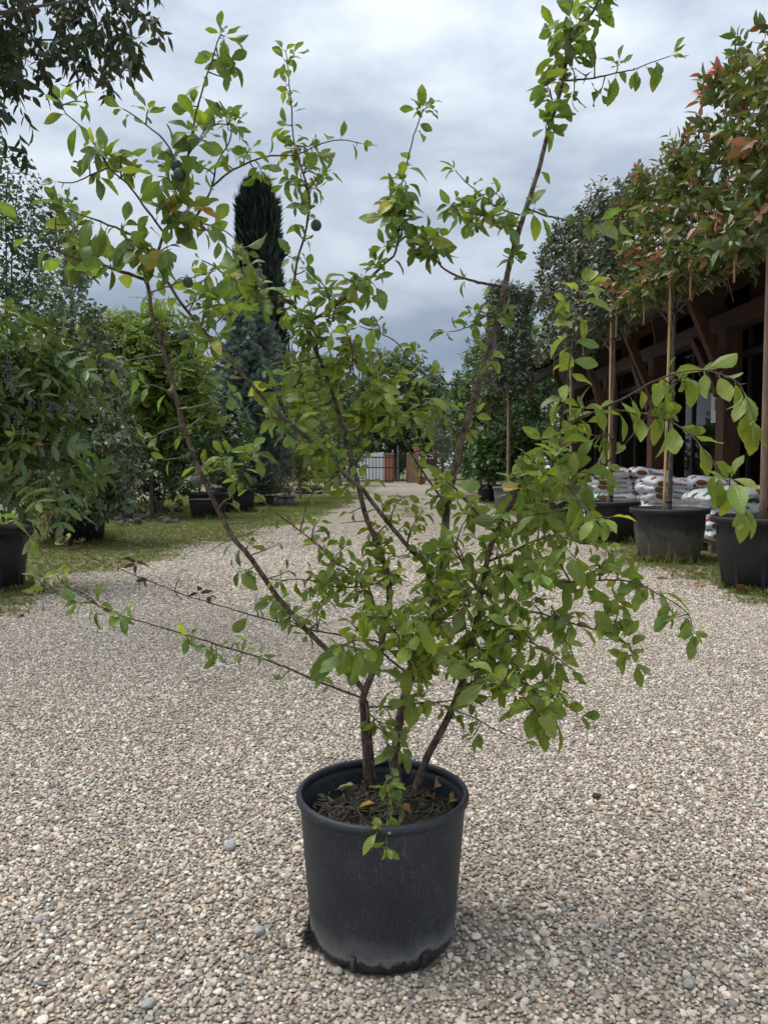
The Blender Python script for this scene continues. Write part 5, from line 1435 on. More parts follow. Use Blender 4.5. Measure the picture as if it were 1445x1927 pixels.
# ------------------------------------------------------------------ the plum shrub
# traced stems and branches: name, depth at start and end (m), radii (mm), leaves per metre, spurs per metre, leaf size, points in the photograph
BR = [
 ('stem', 1.945, 1.93, 10.5, 8.5, 0, 0, 0, '692,1492 689,1420 684,1345 683,1318 688,1298 702,1263 713,1238'),
 ('stem', 1.93, 2.02, 8.5, 4.2, 8, 20, 40, '713,1238 722,1190 732,1135 731,1090 720,1050 705,1012 688,970 672,905 650,830 630,755 605,685 589,647 574,610 556,578'),
 ('branch', 2.02, 2.05, 4.5, 1.6, 30, 18, 44, '556,578 545,567 509,560 473,545 422,516 405,502 380,490'),
 ('branch', 2.01, 1.95, 4.2, 1.2, 26, 14, 46, '574,610 622,581 676,541 727,494 745,472 751,418 754,363 763,316 781,247 794,211 803,203'),
 ('branch', 2.02, 2.05, 3.6, 1.0, 46, 14, 40, '556,567 554,527 560,487 571,454 578,418 582,392 582,367 571,327 556,283 551,247 549,203 545,160 540,105 535,95'),
 ('stem', 1.93, 1.72, 7.4, 4.2, 3, 5, 40, '686,1300 642,1247 608,1216 559,1167 525,1126 500,1091 469,1046 439,1012 415,967 391,918 367,863 346,801 332,752 318,700 304,645 287,596 283,563 276,527'),
 ('branch', 1.72, 1.62, 4, 1.4, 28, 9, 54, '276,527 222,509 193,500 164,492 116,476 76,447 40,418'),
 ('branch', 1.66, 1.64, 2.2, 1.2, 40, 20, 48, '114,475 107,445 105,421 109,398'),
 ('branch', 1.72, 1.72, 4, 3.5, 0, 0, 0, '276,527 273,510 272,496'),
 ('stem', 1.98, 1.70, 6.2, 2.8, 6, 9, 46, '815,1120 798,1060 777,1039 739,994 701,946 680,918 653,898 625,866 594,839 563,811 531,783 507,759 486,738 462,711 435,680 411,647 385,625 356,589 334,560 316,530 291,490 272,458'),
 ('branch', 1.70, 1.62, 3.2, 1.3, 28, 7, 56, '272,458 251,443 218,429 189,416 160,407 130,395'),
 ('branch', 1.70, 1.68, 3.4, 1.2, 18, 11, 52, '291,490 310,440 330,400 345,340 355,290 365,235 378,180 395,125 410,80 415,65'),
 ('branch', 1.70, 1.62, 2.6, 1.1, 26, 10, 50, '310,440 270,385 240,345 205,315 175,265 150,235 125,215 118,198'),
 ('branch', 1.69, 1.64, 2.0, 1.0, 40, 12, 46, '205,315 170,330 135,345 108,342'),
 ('branch', 1.69, 1.64, 2.4, 1.1, 38, 14, 48, '345,340 320,280 300,255 275,235 250,215 232,205'),
 ('branch', 1.70, 1.70, 2.2, 1.0, 34, 14, 44, '355,290 385,255 405,235 440,235'),
 ('branch', 1.74, 1.80, 2.4, 1.0, 36, 12, 40, '400,350 430,325 470,305 510,293 545,293 575,285 605,270 640,263 680,270'),
 ('branch', 1.72, 1.78, 3.0, 1.4, 20, 12, 44, '345,440 375,400 400,350 408,310 430,270 440,235'),
 ('stem', 1.955, 2.0, 12.5, 10.5, 3, 10, 40, '748,1486 745,1405 757,1330 775,1268 797,1205 818,1135 831,1075 836,1015 839,967'),
 ('stem', 2.0, 2.06, 10.5, 4.4, 3, 7, 48, '839,967 845,930 860,860 876,800 898,731 908,696 928,634 945,564 953,523 961,486 978,428 994,379 1015,313 1031,247 1048,193 1060,144 1068,90'),
 ('branch', 2.06, 2.05, 5.0, 1.8, 60, 22, 58, '1068,90 1074,70 1097,41 1113,25 1122,8 1140,-25 1155,-60'),
 ('branch', 2.05, 1.96, 2.6, 1.0, 34, 8, 54, '1060,152 1090,150 1118,146 1159,138 1200,128 1233,115 1262,105'),
 ('branch', 2.05, 1.98, 2.8, 1.0, 30, 8, 54, '994,393 1027,406 1068,414 1113,416 1163,412 1192,410'),
 ('branch', 2.05, 1.98, 2.4, 1.0, 34, 12, 52, '978,405 932,389 908,368 875,342 858,323'),
 ('branch', 2.05, 1.95, 2.2, 1.0, 32, 12, 52, '970,440 945,425 912,408 880,400 850,389'),
 ('branch', 2.05, 1.95, 4.0, 2.0, 4, 6, 54, '943,540 915,534 891,529 850,515 829,501 818,480 800,465'),
 ('branch', 2.04, 1.98, 2.4, 1.0, 34, 14, 46, '933,585 912,595 888,612 864,621 845,624'),
 ('branch', 2.04, 1.98, 2.4, 1.0, 34, 8, 46, '938,597 964,603 983,614 998,618'),
 ('branch', 2.03, 2.0, 2.8, 1.1, 16, 8, 44, '898,721 864,723 843,723 815,714 781,690 760,666 753,652 732,635 677,614'),
 ('branch', 2.02, 1.95, 2.4, 1.0, 34, 14, 40, '878,790 840,780 816,770 795,772'),
 ('branch', 2.0, 1.95, 3.2, 1.2, 22, 14, 42, '665,880 690,845 740,812 770,800 790,790'),
 ('branch', 2.0, 1.93, 2.8, 1.2, 26, 14, 42, '656,815 684,805 711,794 735,786'),
 ('branch', 2.0, 1.92, 2.4, 1.0, 34, 16, 40, '630,755 590,770 555,790 520,800'),
 ('branch', 2.0, 1.95, 2.4, 1.0, 34, 16, 40, '612,705 570,725 535,745 515,760'),
 ('branch', 2.0, 1.95, 2.4, 1.0, 30, 16, 40, '600,672 560,685 520,705 490,715'),
 ('branch', 2.0, 2.06, 2.6, 1.0, 26, 14, 42, '640,740 680,722 715,705 745,700'),
 ('branch', 2.0, 2.06, 2.6, 1.0, 26, 14, 42, '604,690 640,675 665,665 690,655'),
 ('branch', 2.0, 1.93, 3.2, 1.6, 12, 12, 44, '840,950 790,880 760,830 735,785 700,740 660,700'),
 ('stem', 1.92, 1.88, 10.5, 7.5, 0, 5, 40, '775,1506 790,1462 806,1420 832,1372 852,1330 866,1293 878,1250'),
 ('stem', 1.88, 1.78, 8, 5, 6, 14, 46, '878,1250 893,1185 905,1120 916,1057 932,1004 957,954 969,931 988,881 1007,872'),
 ('branch', 1.78, 1.70, 4, 2.4, 22, 14, 52, '1007,872 1030,835 1055,805 1085,788 1122,773'),
 ('red_shoot', 1.70, 1.52, 2.6, .9, 38, 3, 64, '1122,773 1163,754 1204,732 1245,711 1286,699 1323,697 1352,703 1381,715 1398,736 1412,768 1418,790'),
 ('red_shoot', 1.70, 1.52, 2.4, .9, 32, 3, 66, '1122,773 1179,773 1221,781 1262,794 1286,808 1311,831 1336,864 1356,892 1381,925 1398,954'),
 ('red_shoot', 1.72, 1.68, 2.4, .9, 46, 3, 60, '1050,812 1058,785 1063,745 1070,690 1078,640 1085,590 1093,555 1102,538'),
 ('branch', 1.80, 1.62, 3.2, 1.0, 18, 10, 52, '957,954 1000,935 1040,922 1090,902 1130,880 1155,855 1180,830 1212,789 1240,755 1275,718'),
 ('red_shoot', 1.72, 1.55, 2.4, 1.0, 18, 2, 70, '1007,872 1039,876 1068,913 1093,946 1118,975'),
 ('branch', 1.84, 1.80, 4.5, 2.0, 12, 14, 46, '932,1002 905,975 891,958 870,935 858,921 840,905'),
 ('branch', 1.82, 1.70, 3.4, 1.4, 24, 18, 48, '932,1004 970,985 1010,968 1050,962 1090,955'),
 ('branch', 1.86, 1.58, 3.6, .9, 32, 14, 58, '905,1120 950,1090 1000,1085 1050,1095 1105,1094 1138,1092 1171,1092 1204,1100 1233,1115 1262,1131 1295,1156 1303,1185'),
 ('branch', 1.87, 1.62, 3.4, .9, 32, 16, 56, '893,1185 940,1160 990,1150 1050,1165 1100,1180 1150,1192 1180,1215 1195,1245'),
 ('branch', 1.87, 1.68, 3.2, 1.0, 26, 16, 44, '880,1240 930,1215 980,1205 1030,1225 1075,1260'),
 ('branch', 1.88, 1.62, 3.0, 1.0, 40, 12, 62, '872,1270 915,1255 960,1270 990,1290 1015,1318 1025,1360'),
 ('branch', 1.87, 1.75, 3.0, 1.1, 26, 18, 44, '905,1120 880,1080 865,1050 850,1010'),
 ('branch', 1.87, 1.75, 3.0, 1.1, 26, 18, 44, '916,1057 960,1040 1000,1020 1045,1010 1090,1020 1140,1030'),
 ('branch', 1.96, 1.75, 3.0, 1.1, 26, 18, 44, '797,1205 830,1170 860,1150 890,1140'),
 ('branch', 1.95, 1.70, 3.4, 1.2, 24, 18, 46, '775,1268 760,1220 735,1180 715,1165 690,1160'),
 ('branch', 1.92, 1.62, 3.0, 1.1, 30, 12, 62, '713,1238 725,1215 700,1205 670,1205 640,1215'),
 ('branch', 1.94, 1.62, 3.0, 1.0, 26, 12, 62, '757,1330 770,1260 775,1200 780,1160'),
 ('branch', 1.98, 1.85, 2.8, 1.0, 24, 16, 42, '720,1190 687,1091 642,1064 601,1029 559,994 518,963 483,932 455,905 430,885'),
 ('branch', 1.93, 1.62, 3.0, .8, 9, 12, 40, '684,1314 640,1298 600,1283 510,1245 400,1210 330,1188 276,1172 223,1157 184,1138 145,1114 116,1095 77,1036 46,993 34,980'),
 ('branch', 1.66, 1.62, 1.6, .8, 40, 10, 42, '184,1138 160,1118 120,1105 85,1107'),
 ('red_shoot', 1.96, 1.90, 2.8, .8, 3, 10, 30, '770,1270 700,1215 660,1200 560,1180 498,1164 450,1150 398,1135 346,1119 311,1105 260,1084 215,1067 173,1050 125,1025'),
 ('branch', 1.96, 1.85, 2.4, .9, 22, 16, 38, '738,1085 700,1100 640,1105 600,1095 560,1090 520,1092 480,1080'),
 ('branch', 1.93, 1.75, 2.4, .9, 12, 12, 42, '686,1330 720,1330 760,1326 830,1320 900,1312 970,1310'),
 ('branch', 1.92, 1.78, 2.0, .9, 8, 8, 42, '850,1335 890,1350 930,1372 985,1395'),
 ('branch', 1.94, 1.58, 1.8, .8, 44, 14, 44, '688,1335 705,1352 722,1372 728,1400 735,1450 733,1500 728,1550 727,1592'),
 ('branch', 1.9, 1.75, 2.4, .9, 28, 14, 46, '866,1293 900,1280 960,1285 1010,1300 1050,1318 1090,1345'),
 ('branch', 1.96, 1.9, 5.5, 4.5, 0, 0, 0, '706,1480 700,1420 694,1360 690,1320'),
]
# short dry thorn twigs: start, end, with or without leaves at the tip
TH = '301,671 214,685 3;322,745 263,721 5;339,797 280,828 4;349,853 306,866 2;370,884 329,925 0;392,938 356,940 0;439,1012 384,1045 0;341,771 446,738 5;353,809 384,783 0;318,692 367,641 4;304,645 360,630 3;431,987 520,962 0;439,1012 500,985 0;469,1046 530,1020 2;287,556 407,509 4;356,840 371,850 0;410,955 440,935 3;480,1060 445,1075 5;672,905 600,905 3;690,975 640,985 0;961,486 945,480 0;653,898 700,905 2;500,1091 550,1070 3'
def to3(pts, Y0, Y1):
    a = [tuple(map(float, p.split(','))) for p in pts.split()]
    d = [0]
    for i in range(1, len(a)): d.append(d[-1] + math.dist(a[i], a[i - 1]))
    return np.array([P(x, y, Y0 + (Y1 - Y0) * s / d[-1]) for (x, y), s in zip(a, d)])

SB = P(745, 1490, 1.94); SB[2] = .285
shrub = empty('plum_shrub', SB, 0, 'multi-stemmed plum shrub with green fruits and toothed leaves growing in the dark pot', 'shrub')
SKEL = []; SKR = []
LP, LM, LC, LW, LS = [], [], [], [], []       # leaf positions, frames, colours, shapes, sizes
def hero_cols(n, yellow=.05, warm=0.0):
    c = palette(n, [(.128, .196, .036), (.155, .228, .038), (.098, .165, .036), (.195, .255, .042), (.132, .19, .066)], [4, 4, 3, 2, 2], .14)
    y = rng.random(n) < yellow
    c[y] = palette(int(y.sum()), [(.42, .40, .07), (.34, .34, .06), (.36, .25, .06)], [4, 3, .6], .1) if y.any() else c[y]
    if warm > 0: c = c * (1 - warm) + np.array([.25, .31, .035]) * warm
    return c
def add_leaves(S, D, Ln, k, size, warm=0.0, yellow=.018, **kw):
    px_, py_ = proj(np.atleast_2d(S)[0])
    if warm == 0 and px_ > 560 and py_ > 640: warm = float(rng.choice([.1, .3, .6], p=[.3, .4, .3]))      # lime glow of light through the blades, put into the colour low and inside
    pos, Mx, t, sz = frames(np.atleast_2d(S), np.atleast_2d(D), np.atleast_1d(Ln), k, size, **kw)
    n = len(pos)
    LP.append(pos); LM.append(Mx); LC.append(hero_cols(n, yellow, warm)); LW.append(rng.integers(0, len(HERO), n)); LS.append(sz)
def spur(p, out_, size, mb, nmin=3, nmax=6, warm=0.0):
    """short side shoot with a rosette of leaves"""
    l = rng.uniform(.008, .045); d = out_ + np.array([0, 0, .35]) + rng.normal(0, .35, 3); d /= np.linalg.norm(d)
    V, Q, _ = tube_arrays(np.array([p, p + d * l * .5 + rng.normal(0, .002, 3), p + d * l]), [.0018, .0014, .0011], 5); mb.append((V, Q))
    k = int(rng.integers(nmin, nmax + 1))
    add_leaves((p + d * l * .5)[None], d[None], np.array([l * .55]), k, size, warm, alpha=(40, 85), droop=.35, upb=.5, sizevar=.28)
def wood(name, parts, m):
    V = []; Q = []; b = 0
    for v, q in parts: V.append(v - SB); Q.append(q + b); b += len(v)
    return link(name, tri_mesh(name, np.concatenate(V), np.concatenate(Q), m), shrub)

ends = []
for (nm, Y0, Y1, r0, r1, lpm, spm, lsz, pts) in BR:
    c = to3(pts, Y0, Y1)
    pa = smooth_path(c, .012, .0006 if r0 < 5 else .0003)
    n = len(pa)
    rad = np.linspace(r0, r1, n) * .001 * (1 + (.05 if r0 < 5 else .018) * np.sin(np.arange(n) * .9 + r0) * (rng.random(n) - .2))
    # swollen nodes
    nodes = rng.choice(n, max(1, n // 9), replace=False); rad[nodes] *= 1.16 if r0 < 5 else 1.03
    V, Q, _ = tube_arrays(pa, rad, 10 if r0 > 5 else 7)
    parts = [(V, Q)]
    # closing tip
    SKEL.append(pa); SKR.append(rad)
    seg = np.linalg.norm(np.diff(pa, axis=0), axis=1); Lt = seg.sum(); cum = np.concatenate([[0], np.cumsum(seg)]) / Lt
    red = nm == 'red_shoot'; warm = .55 if (red and lpm >= 20) else 0.0
    dirs = np.gradient(pa, axis=0); dirs /= np.linalg.norm(dirs, axis=1)[:, None]
    kx = max(1, int(lpm * Lt * 1.0)) if lpm else 0
    if kx:
        # direct leaves: many short pseudo-twigs, one leaf each, following the curve
        tt = np.linspace(.10 if r0 < 5 else .45, 1.0, kx) + rng.normal(0, .01, kx)
        ii = np.searchsorted(cum, tt.clip(0, .999))
        for q, i in enumerate(ii):
            i = min(i, n - 1); D = dirs[i]
            add_leaves(pa[i][None], D[None], np.array([.004]), 1, lsz * .001 * (1.0 - .25 * (tt[q] > .93)), warm, alpha=(45, 80), droop=1.0 if red and spm == 3 and lsz > 55 else .55, upb=.45, sizevar=.2)
        add_leaves(pa[-1][None], dirs[-1][None], np.array([.006]), 3, lsz * .0007, warm, alpha=(15, 45), droop=.2)
    ks = int(round(spm * Lt * 1.25))
    for q in range(ks):
        i = int(rng.integers(n // 12, n)) if n > 12 else int(rng.integers(0, n))
        o_ = rng.normal(0, 1, 3); o_ -= dirs[i] * (o_ @ dirs[i]); o_ /= np.linalg.norm(o_)
        spur(pa[i], o_, lsz * .00082, parts, 3 if lsz > 30 else 0, 6 if lsz > 30 else 1, warm * .6)
    # bare thorns
    for q in range(int(Lt * (16 if red else 9))):
        i = int(rng.integers(0, n)); o_ = rng.normal(0, 1, 3); o_ -= dirs[i] * (o_ @ dirs[i]); o_ /= np.linalg.norm(o_)
        l = rng.uniform(.006, .016)
        parts.append(tube_arrays(np.array([pa[i], pa[i] + (o_ + dirs[i] * .5) * l * .5, pa[i] + (o_ + dirs[i] * .5) * l]), [.0013, .0009, .0002], 4)[:2])
    wood(nm if nm != 'red_shoot' else 'shoot', parts, M['barkred'] if red else M['bark'])

# fuller parts of the shrub: side twigs growing from the nearest wood
ALL = np.concatenate(SKEL)
PXA = np.stack(proj(ALL), 1)
ZN = [(740, 1000, 90, 75, 11, 1.82, 2.0, 36), (655, 1085, 110, 55, 10, 1.82, 1.98, 34), (790, 1090, 75, 60, 8, 1.8, 1.98, 38), (600, 870, 45, 50, 3, 1.85, 2.0, 40), (860, 930, 45, 40, 4, 1.85, 2.0, 42),
      (800, 790, 60, 40, 4, 1.88, 2.02, 42), (560, 1125, 80, 40, 5, 1.85, 1.95, 34), (765, 735, 60, 45, 5, 1.9, 2.05, 42), (600, 930, 60, 50, 4, 1.82, 1.95, 40), (680, 640, 60, 50, 5, 1.9, 2.05, 40), (540, 600, 60, 50, 5, 1.9, 2.05, 42), (470, 480, 60, 50, 4, 1.8, 2.0, 44),
      (1015, 1130, 170, 105, 28, 1.62, 1.92, 47), (880, 1190, 110, 80, 20, 1.70, 1.95, 44), (1010, 930, 100, 60, 15, 1.66, 1.85, 48), (1075, 855, 75, 60, 8, 1.62, 1.78, 50),
      (900, 1045, 85, 75, 12, 1.72, 1.98, 44), (775, 1190, 70, 60, 8, 1.68, 1.9, 46), (690, 1185, 60, 40, 4, 1.7, 1.9, 46), (970, 1260, 95, 50, 9, 1.62, 1.88, 54),
      (650, 720, 80, 110, 15, 1.88, 2.08, 42), (690, 790, 50, 40, 4, 1.9, 2.05, 42), (630, 570, 95, 60, 12, 1.9, 2.08, 44), (560, 720, 50, 60, 6, 1.85, 2.0, 42),
      (775, 440, 65, 50, 9, 1.88, 2.0, 50), (730, 370, 60, 50, 8, 1.88, 2.0, 48), (575, 320, 55, 65, 9, 1.95, 2.08, 42), (430, 540, 75, 45, 9, 1.8, 2.05, 46),
      (300, 390, 100, 95, 4, 1.60, 1.76, 54), (360, 260, 50, 55, 3, 1.62, 1.74, 50), (205, 440, 70, 45, 3, 1.60, 1.70, 54), (200, 300, 55, 45, 2, 1.60, 1.72, 48),
      (910, 400, 45, 45, 4, 1.95, 2.05, 52), (1070, 60, 50, 60, 8, 1.98, 2.10, 58), (1035, 170, 25, 60, 4, 1.98, 2.08, 56), (445, 880, 50, 40, 4, 1.72, 1.86, 48),
      (570, 840, 50, 50, 3, 1.8, 1.95, 46), (520, 770, 40, 30, 3, 1.78, 1.9, 54), (620, 1110, 90, 35, 5, 1.85, 1.98, 38), (830, 1100, 50, 50, 5, 1.8, 1.98, 44), (350, 420, 70, 40, 2, 1.62, 1.74, 54), (400, 600, 60, 40, 4, 1.7, 1.8, 48)]
tparts = []
for (cx, cy, rx, ry, nz_, Ya, Yb, sz_) in ZN:
    for q in range(nz_):
        a = rng.random() * 6.28; r = math.sqrt(rng.random()); px, py = cx + rx * r * math.cos(a), cy + ry * r * math.sin(a)
        e = P(px, py, rng.uniform(Ya, Yb))
        dd = np.linalg.norm(ALL - e - np.array([0, 0, -.03]), axis=1) + rng.random(len(ALL)) * .02
        i = int(np.argmin(dd + (dd < .04) * .2)); s = ALL[i]
        ln = np.linalg.norm(e - s)
        if ln > .24: e = s + (e - s) / ln * .24; ln = .24
        mid = (s + e) / 2 + rng.normal(0, .010, 3) + (0, 0, .010)
        pa = smooth_path([s, mid, e], .02)
        tparts.append(tube_arrays(pa, np.linspace(.0021, .0009, len(pa)), 5)[:2])
        D = (e - mid); D /= np.linalg.norm(D); D0 = (mid - s); D0 /= np.linalg.norm(D0)
        k = int(rng.integers(2, 4))
        add_leaves(s[None] + D0 * .015, D0[None], np.array([ln * .45]), k, sz_ * .00085, 0, droop=.35, alpha=(45, 80))
        add_leaves(mid[None], D[None], np.array([ln * .52]), int(rng.integers(4, 7)), sz_ * .001, 0, droop=.35, alpha=(40, 78))
wood('twig', tparts, M['barkred'])['kind'] = 'stuff'
# thorn twigs on the bare left stem
for s in TH.split(';'):
    a, b_, k = s.split(); x0, y0 = map(float, a.split(',')); x1, y1 = map(float, b_.split(','))
    i = int(np.argmin(np.hypot(PXA[:, 0] - x0, PXA[:, 1] - y0) + 30 * (np.concatenate(SKR) < .0022))); p0 = ALL[i]; p1 = P(x1, y1, p0[1] + rng.uniform(-.06, .06))
    pa = smooth_path([p0, (p0 + p1) / 2 + rng.normal(0, .004, 3), p1], .015, .0004)
    wood('thorn_twig', [tube_arrays(pa, np.linspace(.0021, .0007, len(pa)), 6)[:2]], M['thorn'])
    if int(k):
        D = (p1 - p0) / np.linalg.norm(p1 - p0)
        add_leaves((p1 - D * .03)[None], D[None], np.array([.03]), int(k), .040, 0, alpha=(35, 85), droop=.4)

# the largest single leaves, each hung on the wood nearest to its stalk
BIG = '665,1235 668,1294;610,1246 570,1298;645,1226 598,1266;690,1212 722,1262;775,1145 806,1192;792,1138 758,1186;868,896 912,908;935,898 990,912;1060,930 1070,1002;1100,962 1113,1022;1140,1032 1162,1082;1262,1131 1238,1168;1295,1156 1284,1205;1303,1185 1300,1242;1268,796 1272,858;1311,831 1342,884;1356,892 1345,948;1398,954 1394,1008;1374,922 1366,988;1245,711 1233,764;1286,699 1312,764;1330,698 1332,752;1352,703 1372,758;1398,736 1424,790;1412,768 1392,830;1420,790 1404,860;1179,773 1212,812;1221,781 1262,772;1286,808 1330,812;242,448 221,514;268,458 250,508;200,420 172,484;184,414 196,474;300,470 262,520;330,400 370,418;320,420 372,470;250,380 278,330;125,215 84,222;130,222 170,258;150,235 172,200;400,110 372,100;398,118 434,152;385,160 340,186;380,180 420,210;763,316 808,322;794,211 780,178;803,203 826,222;751,418 790,440;745,440 724,470;994,379 1020,340;1000,392 1010,440;978,428 950,400;1262,105 1290,72;1233,115 1240,158;1200,128 1190,160;1159,138 1152,196;1113,416 1158,455;1163,412 1180,452;1093,555 1140,535;1096,565 1148,570;1085,590 1040,602;1080,640 1130,650;1072,680 1125,690;1063,745 1024,756;470,1150 440,1190;1015,1318 990,1390;1018,1330 1020,1402;1010,1310 960,1340;1022,1340 1044,1380;1000,1300 1030,1330'
for sg in BIG.split(';'):
    (x0, y0), (x1, y1) = [tuple(map(float, q.split(','))) for q in sg.split()]
    dpx = np.hypot(PXA[:, 0] - x0, PXA[:, 1] - y0) + 40 * (ALL[:, 1] - 1.5) + 25 * (np.concatenate(SKR) > .006)
    i = int(np.argmin(dpx)); p0 = ALL[i]; off = np.array([PXA[i, 0] - x0, PXA[i, 1] - y0])
    p1 = P(x1 + off[0] * .5, y1 + off[1] * .5, p0[1] + rng.uniform(-.035, .012))
    a_ = p1 - p0; l = np.linalg.norm(a_); a_ /= l
    nn = np.array([0, -.8, .5]) + rng.normal(0, .3, 3); nn -= a_ * (nn @ a_); nn /= np.linalg.norm(nn)
    l = min(l, .098 if x0 < 1340 else .066)
    LP.append(p0[None]); LM.append((np.stack([a_, np.cross(nn, a_), nn], -1) * l)[None]); LS.append(np.array([l * 1.15]))
    LC.append(hero_cols(1, 0, .5 if x0 > 1140 and y0 < 1010 else .1)); LW.append(rng.integers(0, len(HERO), 1))

LP = np.concatenate(LP); LM = np.concatenate(LM); LC = np.concatenate(LC); LW = np.concatenate(LW); LS = np.concatenate(LS)
q = LP - _C; zq = q @ _F
xx = CX + F_PX * (q @ _R) / zq; yy = CY - F_PX * (q @ _U) / zq
sc_ = LS / np.linalg.norm(q, axis=1) * ((xx > 0) & (xx < 1445) & (yy > 0) & (yy < 1927))
order = np.argsort(-sc_)
big = order[:300]; rest = order[300:]
leaf_objects(shrub, HERO, 'hero', LW[big], LP[big] - SB, LM[big], LC[big], M['leaf'])
V, T, C, U = join_leaves(HERO, LW[rest], LP[rest] - SB, LM[rest], LC[rest])
link('foliage', tri_mesh('foliage', V, T, M['leaf'], C, U), shrub)['kind'] = 'stuff'
print('plum leaves', len(LP))

# plums
for (px, py, Y, r) in ((354, 531, 1.70, 9.5), (346, 630, 1.72, 10), (370, 906, 1.76, 9.5), (333, 313, 1.66, 11), (338, 328, 1.64, 11), (595, 424, 2.02, 10)):
    c = P(px, py, Y) - SB; s = r * Y / F_PX
    pr = [(s * math.sin(a) * (1 + .03 * math.cos(a)), -s * 1.06 * math.cos(a)) for a in np.linspace(.01, math.pi - .01, 15)]
    o = MB().lathe(pr, 20, c).build('plum', M['plum'], shrub)
    i = int(np.argmin(np.linalg.norm(ALL - SB - c - (0, 0, .012), axis=1))); e = ALL[i] - SB
    pa = smooth_path([c + (0, 0, s * .98), (c + (0, 0, s) + e) / 2 + (0, 0, .008), e], .006)
    MB().tube(pa, .0009, 5).build('stalk', M['barkred'], o)

# withered brown leaves still hanging on the dead shoot
def curled(seed):
    r = random.Random(seed)
    return strip_leaf([(0, .01), (.2, .13), (.45, .19), (.7, .15), (.9, .06), (1, .01)], fold=r.uniform(.9, 1.6), bend=r.uniform(-.7, .5), curl=.5, twist=r.uniform(-1.2, 1.2), petiole=.1)
CURL = [curled(i) for i in range(5)]
DEADC = colpal([(.10, .055, .035), (.14, .08, .05), (.07, .04, .03)], [3, 2, 2])
for (px, py, n) in ((100, 965, 4), (105, 1000, 3), (125, 1015, 5), (150, 1025, 3), (168, 1030, 2), (255, 1066, 5), (375, 1118, 4), (395, 1125, 2), (285, 1092, 2)):
    i = int(np.argmin(np.hypot(PXA[:, 0] - px, PXA[:, 1] - py - 15) + 40 * (np.concatenate(SKR) > .003)))
    p = P(px, py, ALL[i][1])
    pa = smooth_path([ALL[i], (ALL[i] + p) / 2 + rng.normal(0, .004, 3), p], .01)
    wood('dry_twig', [tube_arrays(pa, .0008, 4)[:2]], M['barkred'])
    D = rng.normal(0, 1, 3); D[2] = abs(D[2]) + .3; D /= np.linalg.norm(D)
    pos, Mx, t, sz = frames(p[None], D[None], np.array([.012]), n, .027, alpha=(30, 90), droop=.8)
    leaf_objects(shrub, CURL, 'curl', rng.integers(0, 5, n), pos - SB, Mx, DEADC(n, None, None), M['dead'], 'withered_leaf')

# ------------------------------------------------------------------ fallen leaves and loose stones
FALLC = [(.30, .12, .045), (.36, .20, .07), (.20, .10, .05), (.40, .30, .14)]
FL = [strip_leaf([(0, .01), (.2, .16), (.45, .27), (.7, .2), (.9, .08), (1, .01)], fold=f, bend=b_, curl=.35, twist=tw_, petiole=.12) for f, b_, tw_ in ((.4, -.3, .3), (.8, .2, -.5), (.3, .35, .6), (.6, -.4, 0))]
FLM = [tri_mesh('fallen_leaf', *FL[i % 4][:2], M['dead'], np.repeat(np.array(FALLC[i // 4])[None], len(FL[i % 4][0]), 0), FL[i % 4][2]) for i in range(16)]
def fallen(px, py, size, label, grp):
    g = G(px, py)
    o = link('fallen_leaf', FLM[random.randrange(16)], None, (g[0], g[1], .012), (random.uniform(-.4, .4), random.uniform(-.4, .4), random.uniform(0, 6.3)), (size,) * 3)
    tag(o, label, 'leaf', grp)
for (px, py) in ((25, 1138), (35, 1135), (32, 1165), (205, 1028), (228, 1042), (180, 1105), (60, 1150), (328, 1059), (120, 1128), (165, 1060), (240, 1065), (90, 1090), (300, 1040), (10, 1160), (70, 1120)):
    fallen(px, py, random.uniform(.09, .15), 'dry orange-brown leaf lying on the grass edge before the tubs', 'fallen leaves on the verge of the bushes')
for (px, py) in ((1250, 1071), (1385, 1115), (1230, 1090), (1300, 1080), (1330, 1105), (1180, 1075), (1420, 1120)):
    fallen(px, py, random.uniform(.09, .14), 'dry leaf lying on the grass before the row of tree tubs', 'fallen leaves on the verge of the tree row')
def soil_leaf(px, py, size, c, rot, label):
    g = P(px, py, POTY); d = ray(px, py); t = (.303 - CAMH) / d[2]; g = _C + d * t
    V, T, U = FL[random.randrange(4)]
    o = link('dead_leaf', tri_mesh('dead_leaf', V, T, M['dead'], np.repeat(np.array(c)[None], len(V), 0), U), None, g, rot, (size,) * 3)
    tag(o, label, 'leaf')
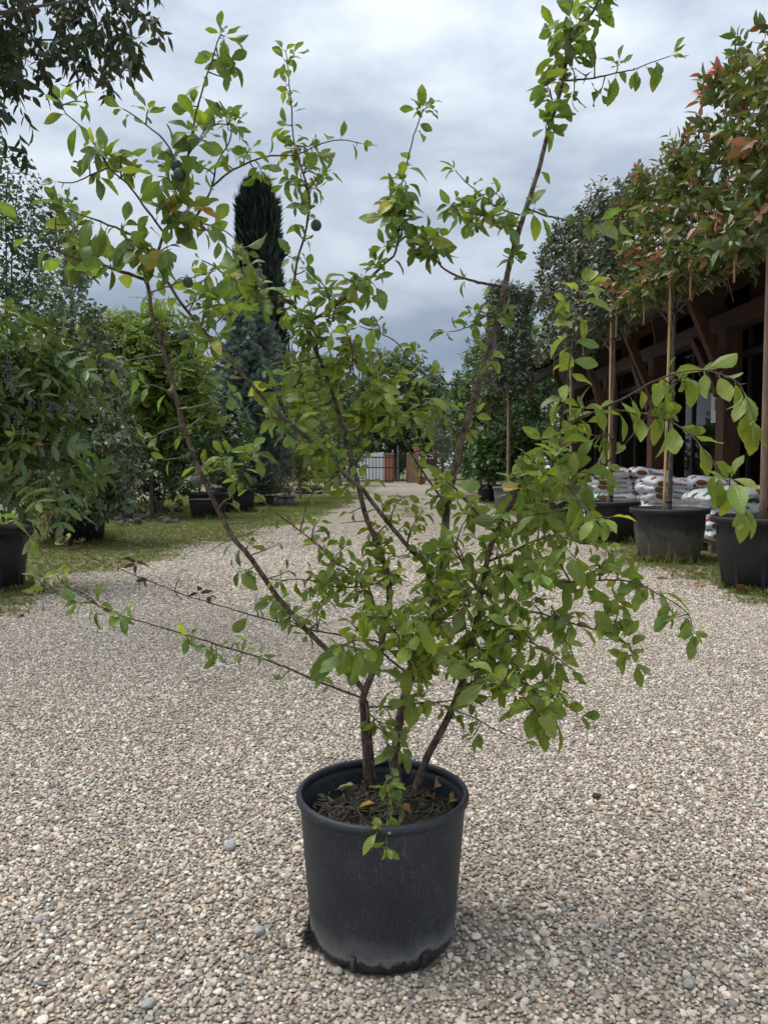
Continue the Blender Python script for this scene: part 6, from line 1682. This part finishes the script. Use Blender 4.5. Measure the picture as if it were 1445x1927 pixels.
soil_leaf(630, 1486, .052, (.22, .26, .10), (.1, .0, .1), 'pale green fallen leaf lying on the potting soil')
soil_leaf(672, 1520, .045, (.45, .30, .06), (.2, .1, .4), 'yellow fallen leaf by the front rim on the potting soil')
soil_leaf(815, 1485, .055, (.34, .21, .11), (.5, -.3, .9), 'tan curled leaf on the soil beside the leaning stem')
soil_leaf(820, 1505, .045, (.28, .08, .04), (.4, .2, 2.2), 'rust-red dry leaf on the soil inside the pot')
soil_leaf(842, 1510, .055, (.42, .31, .17), (.7, .2, 1.1), 'pale tan leaf leaning on the inner pot wall')
soil_leaf(795, 1478, .04, (.24, .07, .04), (.2, .5, 2.8), 'small reddish leaf on the soil behind the leaning stem')
soil_leaf(760, 1510, .04, (.20, .10, .05), (.2, .1, 5), 'brown crumpled leaf at the foot of the middle stem')
soil_leaf(594, 1496, .03, (.08, .12, .04), (.3, .2, .2), 'small green leaf on the soil at the pot wall')
ST = [rock_mesh(60 + i, M['stone']) for i in range(4)]
for me in ST: me.polygons.foreach_set('use_smooth', [True] * len(me.polygons))
for i, (px, py, s, lab) in enumerate(((432, 1597, .020, 'rounded grey stone, largest on the open gravel beside the pot'), (523, 1590, .014, 'pale flat stone between the round grey stone and the pot'), (488, 1757, .016, 'bluish angular stone near the foot of the pot'),
     (1294, 1856, .014, 'bluish flat stone on the gravel near a whitish pebble'), (72, 1735, .012, 'bluish stone near the sandy lump in the gravel'), (280, 1895, .015, 'mottled grey stone on the gravel before the sandy lump'), (368, 1283, .015, 'small dark stone on open gravel under the long thorny branch'))):
    g = G(px, py)
    o = link('stone', ST[i % 4], None, (g[0], g[1], s * .45), (random.uniform(-.2, .2), random.uniform(-.2, .2), random.uniform(0, 6)), (s * 1.25, s, s * .72))
    tag(o, lab, 'stone')
for (px, py, lab, c) in ((1122, 1502, 'small dark brown clod lying alone on the gravel beside the pot', 'rock'),):
    g = G(px, py); o = link('soil_clod', RK[1], None, (g[0], g[1], .008), (0, 0, random.random() * 6), (.018, .014, .011)); tag(o, lab, 'clod')
